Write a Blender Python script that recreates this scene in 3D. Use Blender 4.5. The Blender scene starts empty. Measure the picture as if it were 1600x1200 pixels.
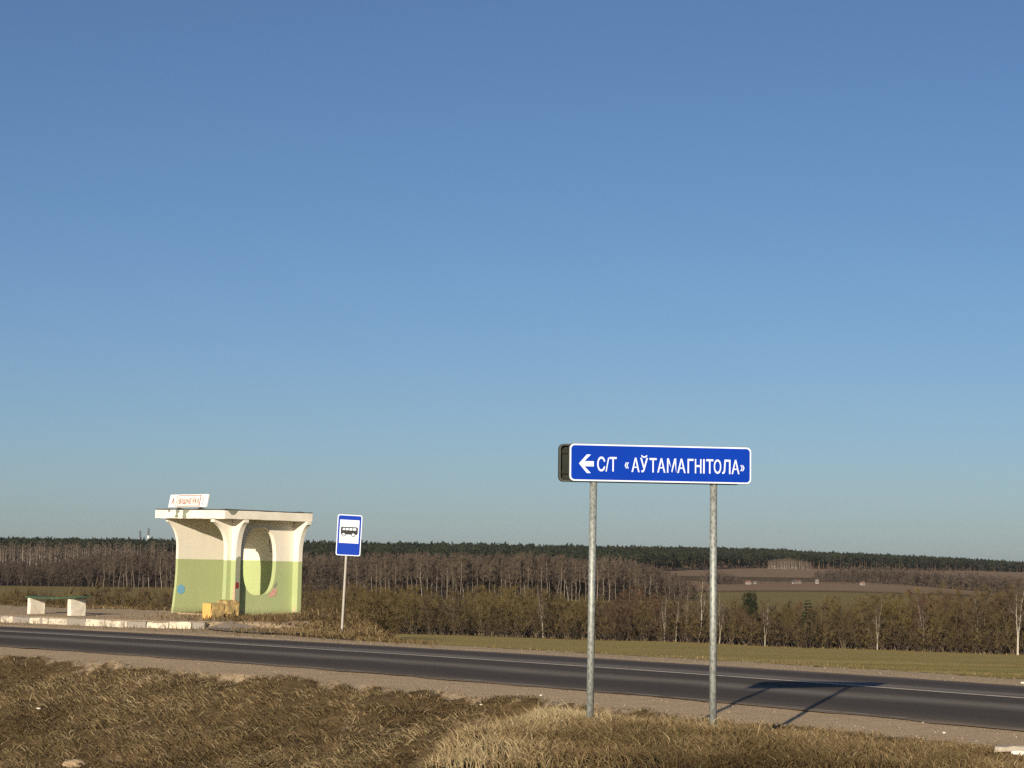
import bpy, bmesh, math, random
import numpy as np
from mathutils import Vector, Matrix
from mathutils.geometry import tessellate_polygon
random.seed(7); rng = np.random.default_rng(11)
SC = bpy.context.scene
COL = SC.collection
R_ = math.radians
EYE = 1.95

# ------------------------------------------------------------------ camera
cam_d = bpy.data.cameras.new('camera'); cam = bpy.data.objects.new('camera', cam_d); COL.objects.link(cam)
cam_d.sensor_width = 36.0; cam_d.lens = 3500 / 1600 * 36; cam_d.clip_start = 0.1; cam_d.clip_end = 20000
PITCH = math.atan(270 / 3500); ROLL = 0.011
_r = Vector((1, 0, 0)); _u = Vector((0, -math.sin(PITCH), math.cos(PITCH))); _d = Vector((0, math.cos(PITCH), math.sin(PITCH)))
_R = math.cos(ROLL) * _r + math.sin(ROLL) * _u; _U = math.cos(ROLL) * _u - math.sin(ROLL) * _r
M = Matrix((( _R.x, _U.x, -_d.x, 0), (_R.y, _U.y, -_d.y, 0), (_R.z, _U.z, -_d.z, EYE), (0, 0, 0, 1)))
cam.matrix_world = M
SC.camera = cam

# ------------------------------------------------------------------ sky, sun, exposure
SUN_AZ = 16.0; SUN_EL = 13.8       # the light travels away from the camera and to its right
w = bpy.data.worlds.new('World'); SC.world = w; w.use_nodes = True
nt = w.node_tree; nt.nodes.clear()
sky = nt.nodes.new('ShaderNodeTexSky'); sky.sky_type = 'NISHITA'; sky.sun_disc = False
sky.sun_elevation = R_(SUN_EL); sky.sun_rotation = R_(180 + SUN_AZ)
sky.air_density = 0.8; sky.dust_density = 0.7; sky.ozone_density = 4.0; sky.altitude = 500
hs = nt.nodes.new('ShaderNodeMix'); hs.data_type = 'RGBA'; hs.blend_type = 'MULTIPLY'; hs.inputs[0].default_value = 1.0; hs.inputs[7].default_value = (1.03, 0.98, 0.995, 1)   # white balance of the photograph
bg = nt.nodes.new('ShaderNodeBackground'); bg.inputs['Strength'].default_value = 0.0585
wo = nt.nodes.new('ShaderNodeOutputWorld')
nt.links.new(sky.outputs[0], hs.inputs[6]); nt.links.new(hs.outputs[2], bg.inputs[0]); nt.links.new(bg.outputs[0], wo.inputs[0])
sd = bpy.data.lights.new('sun', 'SUN'); sd.energy = 5.0; sd.angle = R_(0.53); sd.color = (1.0, 0.85, 0.66)
sun = bpy.data.objects.new('sun', sd); COL.objects.link(sun)
_l = Vector((math.sin(R_(SUN_AZ)) * math.cos(R_(SUN_EL)), math.cos(R_(SUN_AZ)) * math.cos(R_(SUN_EL)), -math.sin(R_(SUN_EL))))
sun.rotation_euler = _l.to_track_quat('-Z', 'Y').to_euler(); sun.location = (-10, -30, 20)
vs = SC.view_settings; vs.view_transform = 'Standard'; vs.look = 'None'; vs.exposure = 0.45; vs.gamma = 1.0; vs.use_curve_mapping = False
SC.cycles.use_denoising = False
SC.cycles.max_bounces = 5

# ------------------------------------------------------------------ helpers
def tag(o, label=None, cat=None, group=None, kind=None):
    if label: o['label'] = label
    if cat: o['category'] = cat
    if group: o['group'] = group
    if kind: o['kind'] = kind
    return o

def link(name, me, parent=None, loc=None):
    o = bpy.data.objects.new(name, me); COL.objects.link(o)
    if parent: o.parent = parent
    if loc is not None: o.location = loc
    return o

def empty(name, loc=(0, 0, 0), rot=(0, 0, 0)):
    o = link(name, None); o.location = loc; o.rotation_euler = rot; o.empty_display_size = 0.3
    return o

def mesh(name, V, F, mats=(), smooth=False, mi=None):
    me = bpy.data.meshes.new(name)
    me.from_pydata([tuple(map(float, v)) for v in V], [], [tuple(map(int, f)) for f in F])
    for m in mats: me.materials.append(m)
    if mi is not None: me.polygons.foreach_set('material_index', np.asarray(mi, np.int32))
    if smooth: me.polygons.foreach_set('use_smooth', [True] * len(me.polygons))
    me.update(); return me

def fast_tris(name, V, F, mats=(), mi=None, attrs=None):
    """big triangle mesh from numpy arrays; attrs: point float attributes"""
    me = bpy.data.meshes.new(name)
    n = len(F); me.vertices.add(len(V)); me.vertices.foreach_set('co', np.asarray(V, np.float32).ravel())
    k = F.shape[1]
    me.loops.add(n * k); me.loops.foreach_set('vertex_index', np.asarray(F, np.int32).ravel())
    me.polygons.add(n); me.polygons.foreach_set('loop_start', np.arange(0, n * k, k, dtype=np.int32))
    try: me.polygons.foreach_set('loop_total', np.full(n, k, np.int32))
    except Exception: pass
    for m in mats: me.materials.append(m)
    if mi is not None: me.polygons.foreach_set('material_index', np.asarray(mi, np.int32))
    for nm, a in (attrs or {}).items():
        at = me.attributes.new(nm, 'FLOAT', 'POINT'); at.data.foreach_set('value', np.asarray(a, np.float32))
    me.update(calc_edges=True); return me

def bm_mesh(name, bm, mats, smooth=False):
    bmesh.ops.recalc_face_normals(bm, faces=bm.faces)
    me = bpy.data.meshes.new(name); bm.to_mesh(me); bm.free()
    for m in (mats if isinstance(mats, (list, tuple)) else [mats]): me.materials.append(m)
    if smooth: me.polygons.foreach_set('use_smooth', [True] * len(me.polygons))
    return me

def box_bm(bm, x0, x1, y0, y1, z0, z1, bev=0.0):
    g = bmesh.ops.create_cube(bm, size=1.0)
    for v in g['verts']:
        v.co = Vector(((x0 + x1) / 2 + v.co.x * (x1 - x0), (y0 + y1) / 2 + v.co.y * (y1 - y0), (z0 + z1) / 2 + v.co.z * (z1 - z0)))
    if bev:
        es = list({e for v in g['verts'] for e in v.link_edges})
        bmesh.ops.bevel(bm, geom=es, offset=bev, segments=2, affect='EDGES', profile=0.5)
    return g

def box(name, dims, mat, parent, bev=0.0):
    bm = bmesh.new(); box_bm(bm, *dims, bev=bev); return link(name, bm_mesh(name, bm, mat), parent)

def tube_bm(bm, p0, p1, r0, r1, seg=16, caps=True):
    p0, p1 = Vector(p0), Vector(p1); d = (p1 - p0).normalized()
    a = d.cross(Vector((0, 0, 1)) if abs(d.z) < .9 else Vector((1, 0, 0))).normalized(); b = d.cross(a)
    A = [bm.verts.new(p0 + r0 * (math.cos(t) * a + math.sin(t) * b)) for t in [2 * math.pi * i / seg for i in range(seg)]]
    B = [bm.verts.new(p1 + r1 * (math.cos(t) * a + math.sin(t) * b)) for t in [2 * math.pi * i / seg for i in range(seg)]]
    for i in range(seg): bm.faces.new((A[i], A[(i + 1) % seg], B[(i + 1) % seg], B[i]))
    if caps: bm.faces.new(A); bm.faces.new(B)

def extrude_poly(loops, to3, thick, nrm):
    """prism from 2D loops (outer first, then holes); to3 maps 2D -> 3D, nrm the thickness direction"""
    pts = [[Vector((a, b, 0)) for a, b in L] for L in loops]
    tris = tessellate_polygon(pts); flat = [p for L in pts for p in L]
    n = len(flat); V = [to3(p.x, p.y) for p in flat]; V += [Vector(v) + Vector(nrm) * thick for v in V]
    F = [tuple(t) for t in tris] + [tuple(i + n for i in reversed(t)) for t in tris]
    k = 0
    for L in pts:
        m = len(L)
        for i in range(m):
            a, b = k + i, k + (i + 1) % m
            F.append((a, b, b + n, a + n))
        k += m
    return V, F

def poly_mesh(name, loops, to3, thick, nrm, mats):
    V, F = extrude_poly(loops, to3, thick, nrm)
    bm = bmesh.new(); vv = [bm.verts.new(v) for v in V]
    for f in F:
        try: bm.faces.new([vv[i] for i in f])
        except ValueError: pass
    return bm_mesh(name, bm, mats)

# ------------------------------------------------------------------ materials
class N:
    def __init__(s, name):
        s.m = bpy.data.materials.new(name); s.m.use_nodes = True; s.t = s.m.node_tree; s.n = s.t.nodes
        s.b = s.n['Principled BSDF']; s.b.inputs['Specular IOR Level'].default_value = 0.3
    def new(s, t, **k):
        q = s.n.new(t)
        for a, v in k.items(): setattr(q, a, v)
        return q
    def lk(s, a, b): s.t.links.new(a, b)
    def coord(s, which='Object', scale=None):
        c = s.new('ShaderNodeTexCoord').outputs[which]
        if scale:
            mp = s.new('ShaderNodeMapping'); s.lk(c, mp.inputs[0]); mp.inputs['Scale'].default_value = scale; c = mp.outputs[0]
        return c
    def noise(s, scale, detail=4, rough=.55, vec=None, dist=0):
        q = s.new('ShaderNodeTexNoise'); q.inputs['Scale'].default_value = scale; q.inputs['Detail'].default_value = detail
        q.inputs['Roughness'].default_value = rough; q.inputs['Distortion'].default_value = dist
        s.lk(vec if vec is not None else s.coord(), q.inputs['Vector']); return q.outputs[0]
    def ramp(s, f, stops):
        q = s.new('ShaderNodeValToRGB'); e = q.color_ramp.elements
        while len(e) < len(stops): e.new(0.5)
        for i, (p, c) in enumerate(stops): e[i].position = p; e[i].color = (*c, 1) if len(c) == 3 else c
        s.lk(f, q.inputs[0]); return q.outputs[0]
    def mix(s, f, a, b, mode='MIX'):
        q = s.new('ShaderNodeMix', data_type='RGBA', blend_type=mode)
        for sock, v in ((q.inputs[0], f), (q.inputs[6], a), (q.inputs[7], b)):
            if hasattr(v, 'is_linked') or hasattr(v, 'links'): s.lk(v, sock)
            elif isinstance(v, (int, float)): sock.default_value = v
            else: sock.default_value = (*v, 1)
        return q.outputs[2]
    def math(s, op, a, b=0.0, c=0.0):
        q = s.new('ShaderNodeMath', operation=op)
        for i, v in enumerate((a, b, c)):
            if hasattr(v, 'links'): s.lk(v, q.inputs[i])
            else: q.inputs[i].default_value = v
        return q.outputs[0]
    def attr(s, name):
        return s.new('ShaderNodeAttribute', attribute_name=name).outputs['Fac']
    def done(s, col, rough=.85, bump=None, bs=.3, dist=.02, metal=0.0):
        if hasattr(col, 'links'): s.lk(col, s.b.inputs['Base Color'])
        else: s.b.inputs['Base Color'].default_value = (*col, 1)
        if hasattr(rough, 'links'): s.lk(rough, s.b.inputs['Roughness'])
        else: s.b.inputs['Roughness'].default_value = rough
        s.b.inputs['Metallic'].default_value = metal
        if bump is not None:
            q = s.new('ShaderNodeBump'); q.inputs['Strength'].default_value = bs; q.inputs['Distance'].default_value = dist
            s.lk(bump, q.inputs['Height']); s.lk(q.outputs[0], s.b.inputs['Normal'])
        return s.m

def simple(name, c1, c2=None, scale=6, rough=.85, bs=.25, dist=.01, metal=0, spec=None):
    s = N(name); f = s.noise(scale, 5)
    c2 = c2 or tuple(x * .8 for x in c1)
    m = s.done(s.ramp(f, [(.3, c1), (.7, c2)]), rough, f, bs, dist, metal)
    if spec is not None: s.b.inputs['Specular IOR Level'].default_value = spec
    return m

def m_ground():
    """one earth material; the attributes say what grows where"""
    s = N('earth'); o = s.coord()
    big = s.noise(.35, 4, .6, o); mid = s.noise(2.2, 5, .65, o); fine = s.noise(14, 6, .7, o)
    thatch = s.mix(mid, s.ramp(fine, [(.3, (.045, .030, .013)), (.7, (.135, .093, .048))]), s.ramp(fine, [(.3, (.095, .066, .032)), (.7, (.21, .152, .083))]))
    thatch = s.mix(s.ramp(s.noise(1.1, 5, .7, o), [(.60, (0, 0, 0)), (.68, (1, 1, 1))]), thatch, (.42, .31, .21))
    gravel = s.ramp(s.noise(38, 6, .75, o), [(.25, (.28, .205, .125)), (.5, (.54, .415, .26)), (.78, (.76, .61, .41))])
    gravel = s.mix(s.math('MULTIPLY', big, .5), gravel, (.40, .30, .19))
    stripe = s.new('ShaderNodeMapping'); s.lk(o, stripe.inputs[0]); stripe.inputs['Rotation'].default_value = (0, 0, R_(-8)); stripe.inputs['Scale'].default_value = (.02, .55, 1)
    st = s.noise(1.0, 3, .6, stripe.outputs[0])
    green = s.mix(s.ramp(st, [(.40, (0, 0, 0)), (.62, (1, 1, 1))]), (.35, .275, .078), (.56, .425, .165))
    green = s.mix(s.math('MULTIPLY', s.noise(7, 6, .8, o), .45), green, (.30, .245, .075))
    green = s.mix(s.attr('lush'), green, (.26, .29, .055))
    plough = s.mix(s.noise(.012, 4, .6, o), (.22, .145, .082), (.34, .245, .15))
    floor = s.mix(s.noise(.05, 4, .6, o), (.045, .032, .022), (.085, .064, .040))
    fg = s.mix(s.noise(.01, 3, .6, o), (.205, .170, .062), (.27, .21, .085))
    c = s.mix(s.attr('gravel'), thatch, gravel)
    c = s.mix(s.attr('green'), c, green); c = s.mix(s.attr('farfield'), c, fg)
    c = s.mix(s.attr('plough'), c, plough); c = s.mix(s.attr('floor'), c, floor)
    s.b.inputs['Specular IOR Level'].default_value = .04
    return s.done(c, .95, s.math('ADD', fine, mid), .5, .05)

def m_asphalt():
    s = N('asphalt'); uv = s.coord('UV'); o = s.coord()
    sep = s.new('ShaderNodeSeparateXYZ'); s.lk(uv, sep.inputs[0]); n = sep.outputs[1]
    wob = s.math('MULTIPLY_ADD', s.noise(.25, 3, .5, o),   .12, -.06)
    n2 = s.math('ADD', n, wob)
    # worn wheel tracks and the pale unworn strips between them, by offset from the centre line (v = 0..1 over 7.4 m)
    bands = s.ramp(n2, [(0.0, (.33, .26, .18)), (.04, (.15, .125, .095)), (.12, (.098, .083, .066)), (.23, (.10, .085, .068)), (.27, (.17, .146, .118)), (.31, (.26, .225, .182)), (.35, (.20, .172, .138)), (.39, (.105, .089, .071)), (.50, (.108, .092, .074)), (.55, (.24, .207, .168)), (.62, (.30, .26, .212)), (.68, (.15, .128, .104)), (.80, (.105, .089, .072)), (.90, (.13, .11, .088)), (1.0, (.36, .285, .20))])
    st = s.new('ShaderNodeMapping'); s.lk(uv, st.inputs[0]); st.inputs['Scale'].default_value = (.35, 40, 1)
    lon = s.noise(1.0, 4, .6, st.outputs[0])
    agg = s.noise(60, 3, .7, o)
    c = s.mix(s.math('MULTIPLY', lon, .3), bands, (.060, .053, .044))
    c = s.mix(1.0, c, (1.16, 1.16, 1.18), 'MULTIPLY')
    c = s.mix(s.math('MULTIPLY', agg, .5), c, s.ramp(agg, [(.35, (.03, .03, .03)), (.75, (.16, .15, .14))]), 'OVERLAY')
    s.b.inputs['Specular IOR Level'].default_value = .10
    return s.done(c, .85, agg, .4, .008)

def m_line():
    s = N('worn_road_paint'); f = s.noise(9, 6, .7)
    return s.done(s.mix(s.ramp(f, [(.40, (0, 0, 0)), (.68, (1, 1, 1))]), (.80, .70, .55), (.46, .39, .30)), .7)

def m_edge():
    s = N('worn_edge_paint'); o = s.coord()
    m = s.done(s.mix(s.noise(20, 4, .6, o), (.36, .32, .26), (.22, .19, .15)), .8)
    f = s.math('ADD', s.noise(1.1, 3, .6, o), s.math('MULTIPLY', s.noise(12, 3, .6, o), .25))
    a = s.ramp(f, [(.60, (0, 0, 0)), (.66, (1, 1, 1))]); s.lk(a, s.b.inputs['Alpha']); return m

def m_wall():
    """white upper half, green lower half, rain stains and worn patches; object z is height above the base"""
    s = N('painted_shelter_concrete'); o = s.coord()
    sep = s.new('ShaderNodeSeparateXYZ'); s.lk(o, sep.inputs[0]); z = sep.outputs[2]
    nz = s.noise(2.5, 5, .6, o); ff = s.noise(22, 5, .7, o)
    white = s.mix(nz, (.75, .72, .625), (.67, .64, .545))
    green = s.mix(s.noise(1.3, 4, .6, o), (.325, .405, .185), (.40, .455, .235))
    lowf = s.math('MULTIPLY', s.math('SUBTRACT', .5, z), .8)
    edge = s.math('GREATER_THAN', s.math('ADD', z, s.math('MULTIPLY', nz, .012)), 1.607)
    c = s.mix(edge, green, white)
    st = s.coord('Object', (5, 5, .5)); drip = s.ramp(s.noise(1.6, 5, .65, st), [(.52, (0, 0, 0)), (.8, (1, 1, 1))])
    c = s.mix(s.math('MULTIPLY', drip, .22), c, (.34, .31, .22))
    dirt = s.math('MULTIPLY', s.ramp(s.math('ADD', z, s.math('MULTIPLY', s.noise(6, 4, .7, o), .3)), [(.18, (1, 1, 1)), (.36, (0, 0, 0))]), .5)
    c = s.mix(dirt, c, (.20, .17, .11))
    chip = s.ramp(s.noise(5, 6, .75, o), [(.70, (0, 0, 0)), (.72, (1, 1, 1))])
    c = s.mix(s.math('MULTIPLY', chip, .55), c, (.50, .46, .36))
    return s.done(c, .9, ff, .35, .012)

def m_galv():
    s = N('galvanised_steel'); o = s.coord('Object', (1, 1, .55))
    v = s.new('ShaderNodeTexVoronoi'); v.inputs['Scale'].default_value = 42; s.lk(o, v.inputs['Vector'])
    f = s.math('ADD', s.math('MULTIPLY', v.outputs['Distance'], .7), s.math('MULTIPLY', s.noise(16, 4, .7, o), .6))
    c = s.ramp(f, [(.25, (.18, .20, .19)), (.5, (.235, .255, .24)), (.8, (.34, .365, .34))])
    return s.done(c, s.ramp(f, [(.3, (.42, .42, .42)), (.7, (.62, .62, .62))]), f, .15, .004, .45)

def m_kerb(white):
    s = N('whitewashed_kerb_concrete' if white else 'bare_kerb_concrete'); o = s.coord()
    rnd = s.new('ShaderNodeObjectInfo').outputs['Random']
    of = s.new('ShaderNodeVectorMath', operation='ADD'); s.lk(o, of.inputs[0]); s.lk(rnd, of.inputs[1])
    f = s.noise(5, 6, .75, of.outputs[0])
    grey = s.mix(s.noise(24, 4, .6, o), (.19, .175, .155), (.28, .26, .225))
    if white: c = s.mix(s.ramp(f, [(.46, (1, 1, 1)), (.60, (0, 0, 0))]), grey, (.54, .50, .40))
    else: c = grey
    return s.done(c, .9, f, .4, .015)

def m_grass():
    s = N('dry_grass_blades'); t = s.attr('tint')
    c = s.ramp(t, [(0.0, (.045, .031, .014)), (.25, (.095, .068, .032)), (.5, (.165, .121, .060)), (.7, (.255, .195, .105)), (.88, (.39, .315, .19)), (1.0, (.13, .13, .055))])
    m = s.done(c, .75); s.b.inputs['Specular IOR Level'].default_value = .15
    return m

def m_bark(name, lo, hi, scale=3):
    s = N(name); rnd = s.new('ShaderNodeObjectInfo').outputs['Random']; t = s.attr('tint')
    o = s.coord('Object', (6, 6, 1)); f = s.noise(scale, 4, .6, o)
    c = s.mix(f, lo, hi); v = s.math('MULTIPLY_ADD', s.math('FRACT', s.math('ADD', rnd, t)), .5, .75)
    q = s.new('ShaderNodeVectorMath', operation='SCALE'); s.lk(c, q.inputs[0]); s.lk(v, q.inputs['Scale'])
    return s.done(q.outputs[0], .9)

def m_twig(name, cols):
    """bark of thin twigs, each tree its own hue (by object, or by the per tree tint of a baked wood)"""
    s = N(name); rnd = s.new('ShaderNodeObjectInfo').outputs['Random']; t = s.attr('tint')
    k = s.math('FRACT', s.math('ADD', rnd, t))
    c = s.ramp(k, [(i / (len(cols) - 1), c) for i, c in enumerate(cols)])
    m = s.done(c, .9); s.b.inputs['Specular IOR Level'].default_value = .1
    return m

MAT = dict(
    earth=m_ground(), asphalt=m_asphalt(), line=m_line(), edge=m_edge(), wall=m_wall(), galv=m_galv(), kerbw=m_kerb(True), kerbg=m_kerb(False),
    grass=m_grass(),
    fascia=simple('whitewashed_roof_slab', (.80, .765, .66), (.70, .66, .55), 3, .9, .4, .012),
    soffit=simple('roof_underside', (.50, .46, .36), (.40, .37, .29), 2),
    tar=simple('roofing_felt', (.06, .06, .055), (.10, .10, .09), 4, .9, .6, .02),
    bare=simple('bare_concrete_patch', (.17, .19, .14), (.24, .26, .19), 8),
    white=simple('white_sign_enamel', (.80, .80, .78), (.74, .74, .72), 4, .45, .02),
    cream=simple('cream_sign_enamel', (.80, .78, .72), (.72, .69, .62), 4, .5, .02),
    red=simple('faded_red_paint', (.16, .02, .02), (.24, .045, .04), 12, .6),
    redo=simple('faded_dark_red_paint', (.18, .06, .05), (.28, .12, .10), 20, .6),
    blue=simple('blue_reflective_film', (.001, .033, .33), (.0015, .037, .36), .9, .5, .0),
    film=simple('white_reflective_film', (.66, .74, .86), (.63, .71, .83), 2, .4, .0),
    black=simple('black_film', (.012, .012, .014), (.02, .02, .02), 2, .4, 0),
    back=simple('dark_sign_back', (.012, .014, .011), (.022, .025, .019), 7, .6, .1),
    rim=simple('grey_green_sign_rim', (.045, .055, .044), (.07, .08, .065), 9, .5, .05),
    bpole=simple('pale_painted_post', (.40, .39, .35), (.32, .31, .27), 9, .6, .1),
    benchg=simple('worn_green_plank', (.030, .065, .038), (.055, .10, .06), 7, .7, .3),
    benchw=simple('whitewashed_bench_concrete', (.72, .68, .58), (.52, .485, .40), 5, .9, .5, .015),
    yellow=simple('worn_yellow_paint', (.47, .34, .13), (.30, .23, .11), 5, .9, .8, .03),
    yellow_sunlit=simple('sunlit_yellow_paint', (.66, .40, .11), (.58, .36, .12), 4, .85, .3),  # lighter copy of the block's yellow, sunlight put into the colour
    rubble=simple('broken_concrete', (.36, .31, .23), (.20, .17, .13), 12, .95, .8, .02),
    skyblue=simple('faded_blue_paint', (.13, .34, .50), (.18, .40, .52), 9, .9),
    pink=simple('faded_pink_paint', (.52, .27, .22), (.60, .38, .30), 9, .9),
    oldgrey=simple('bare_grey_render', (.20, .24, .17), (.28, .29, .21), 9, .9),
    tan=simple('tan_paint', (.46, .40, .22), (.52, .40, .28), 9, .9),
    concrete=simple('weathered_concrete', (.42, .38, .31), (.30, .27, .22), 7, .9, .5, .02),
    lime=simple('limewashed_stone', (.84, .81, .70), (.70, .66, .55), 6, .9, .5, .02),
    pebble=simple('pebbles', (.34, .28, .22), (.20, .16, .13), 1.3, .9, .2),
    pave=simple('worn_dusty_pavement', (.30, .25, .19), (.22, .18, .14), 2.2, .9, .4, .02),
    paper=simple('white_litter', (.75, .73, .68), (.65, .62, .56), 20, .8),
    sand=simple('sandy_stone', (.42, .32, .20), (.30, .22, .14), 9, .9, .6),
    housew=simple('white_cottage_wall', (.34, .32, .28), (.28, .265, .235), .2),
    roofr=simple('rusty_cottage_roof', (.22, .12, .08), (.16, .10, .08), .2),
    roofg=simple('slate_cottage_roof', (.16, .15, .14), (.12, .12, .12), .2),
    glass=simple('dark_window', (.03, .035, .04), (.03, .035, .04), 1, .2),
    mastd=simple('dark_mast', (.06, .065, .07), (.08, .085, .09), .3),
    mastw=simple('white_mast', (.80, .80, .78), (.74, .74, .72), .3),
    barkp=m_bark('pale_birch_bark', (.24, .21, .165), (.44, .395, .32)),
    barkw=m_bark('white_birch_bark', (.42, .38, .31), (.64, .59, .49)),
    barka=m_bark('dark_alder_bark', (.045, .034, .028), (.10, .078, .062)),
    barkf=m_bark('distant_pale_bark', (.20, .17, .14), (.38, .33, .27)),
    barkg=m_bark('grey_brown_bark', (.070, .055, .036), (.155, .125, .085)),
    barkd=m_bark('pine_bark', (.10, .065, .04), (.19, .115, .065)),
    twig=m_twig('brown_twigs', [(.080, .058, .030), (.060, .045, .028), (.094, .072, .031), (.052, .039, .027), (.080, .060, .037), (.100, .078, .033), (.080, .058, .030)]),
    twigo=m_twig('olive_willow_twigs', [(.100, .077, .034), (.078, .062, .030), (.114, .088, .036), (.100, .077, .034)]),
    twigr=m_twig('reddish_brown_twigs', [(.080, .050, .032), (.062, .042, .030), (.094, .060, .036), (.080, .050, .032)]),
    twigp=m_twig('purple_brown_twigs', [(.078, .062, .048), (.062, .049, .040), (.088, .070, .053), (.056, .044, .037), (.078, .062, .048)]),
    twigb=m_twig('birch_twigs', [(.095, .074, .055), (.078, .060, .046), (.108, .086, .062), (.095, .074, .055)]),
    needle=m_twig('conifer_needles', [(.014, .020, .012), (.019, .026, .013), (.010, .015, .010), (.025, .029, .014), (.014, .020, .012)]),
    needlen=m_twig('near_conifer_needles', [(.020, .034, .014), (.030, .042, .018), (.020, .034, .014)]),
)

MAT['blue'].node_tree.nodes['Principled BSDF'].inputs['Specular IOR Level'].default_value = .12
# ------------------------------------------------------------------ the lie of the land
C0 = np.array([-99.2964, -42.4289]); A0 = 0.7004037; RR = 1 / .0077      # the road bends round C0
def s_n(X, Y):
    dx = X - C0[0]; dy = Y - C0[1]; r = np.hypot(dx, dy); a = np.arctan2(dy, dx)
    return (a - A0) * RR, r - RR
def road_pt(s, n):
    a = A0 + s / RR; return C0[0] + (RR + n) * np.cos(a), C0[1] + (RR + n) * np.sin(a)
def ss(t):
    t = np.clip(t, 0, 1); return t * t * (3 - 2 * t)
def vnoise(X, Y, sc, seed=0):
    x = np.asarray(X, float) * sc; y = np.asarray(Y, float) * sc
    xi = np.floor(x).astype(np.int64); yi = np.floor(y).astype(np.int64); fx = x - xi; fy = y - yi
    def h(a, b):
        k = (a * 374761393 + b * 668265263 + seed * 982451653) & 0x7fffffff
        k = ((k ^ (k >> 13)) * 1274126177) & 0x7fffffff
        return ((k ^ (k >> 16)) & 0xffff) / 65535.0
    ux = fx * fx * (3 - 2 * fx); uy = fy * fy * (3 - 2 * fy)
    return (h(xi, yi) * (1 - ux) + h(xi + 1, yi) * ux) * (1 - uy) + (h(xi, yi + 1) * (1 - ux) + h(xi + 1, yi + 1) * ux) * uy - .5

# height below the eye of the open country, by bearing (columns) and distance (rows)
BX = np.array([0, 300, 480, 640, 1000, 1300, 1600.])
BY = np.array([41, 75, 100, 150, 200, 300, 350, 500, 850, 1000, 1200, 1500, 2200, 2600, 3000, 3600, 7000.])
BH = np.array([
    [2.1, 3.4, 5.2, 8.4, 10.2, 12.6, 13.4, 14.6, 15.3, 15.2, 14.0, 10.6, 3.2, -1.0, -5.6, -7.0, 0],
    [2.1, 3.4, 5.2, 8.4, 10.2, 12.6, 13.4, 14.6, 15.3, 15.4, 14.2, 11.0, 3.6, -0.5, -4.6, -6.0, 0],
    [2.1, 3.3, 4.9, 7.4, 9.3, 12.2, 13.0, 14.8, 16.2, 16.0, 14.8, 12.0, 5.0, 1.0, -4.0, -5.0, 0],
    [2.05, 3.15, 4.0, 5.65, 7.3, 10.5, 12.1, 14.8, 16.4, 16.2, 15.0, 12.0, 6.0, 2.0, -3.6, -4.8, 2],
    [2.05, 3.22, 4.1, 5.9, 7.65, 11.2, 12.6, 14.9, 16.3, 15.4, 14.4, 12.2, 8.2, 3.5, -2.8, -4.2, 6],
    [2.05, 3.3, 4.25, 6.15, 8.1, 11.9, 13.2, 14.9, 15.4, 14.3, 13.4, 12.4, 9.5, 8.0, 3.0, 3.0, 10],
    [2.05, 3.38, 4.38, 6.33, 8.3, 12.3, 13.3, 14.9, 16.2, 15.8, 15.4, 14.8, 13.6, 13.2, 12.6, 11.4, 14]])
def far_z(X, Y):
    Yc = np.maximum(Y, 1.0); px = np.clip(800 + 3500 * X / Yc, 0, 1599.9); r = np.clip(Yc, 41, 6999)
    i = np.clip(np.searchsorted(BX, px, side='right') - 1, 0, len(BX) - 2); j = np.clip(np.searchsorted(BY, r, side='right') - 1, 0, len(BY) - 2)
    u = (px - BX[i]) / (BX[i + 1] - BX[i]); v = (r - BY[j]) / (BY[j + 1] - BY[j]); u = ss(u)
    h = (BH[i, j] * (1 - u) + BH[i + 1, j] * u) * (1 - v) + (BH[i, j + 1] * (1 - u) + BH[i + 1, j + 1] * u) * v
    hor = 870 + .011 * (px - 800)
    sk = np.interp(px, [0, 120, 180, 230, 270, 480, 560, 700, 800, 900, 960, 1040, 1120, 1200, 1260, 1340, 1420, 1500, 1600], [836, 835, 836, 838, 841, 838, 840, 845, 848, 851, 853, 851, 852, 857, 863, 866, 871, 874, 879])
    ridge = (hor - sk) / 3500 * 3150 - 15.5 + EYE
    ft = np.interp(px, [0, 640, 1000, 1120, 1200, 1420, 1600], [1800, 1700, 1800, 2100, 2300, 2550, 2900])
    w_ = ss((r - ft) / (3150 - ft))
    return (EYE - h) * (1 - w_) + (ridge - .010 * np.maximum(r - 3150, 0)) * w_
XBY = np.array([0, 15, 19, 21.3, 23.3, 25.5, 28, 30, 34.]); XBX = np.array([-1.1, -1.0, -.66, -.45, .0, .75, 1.9, 3.1, 5.6])
KS = np.array([14., 17.0, 17.8, 18.4, 19.2, 20.5, 26, 120.]); KN = np.array([7.6, 7.0, 6.58, 6.28, 5.83, 5.52, 5.5, 5.5])   # kerb line
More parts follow.
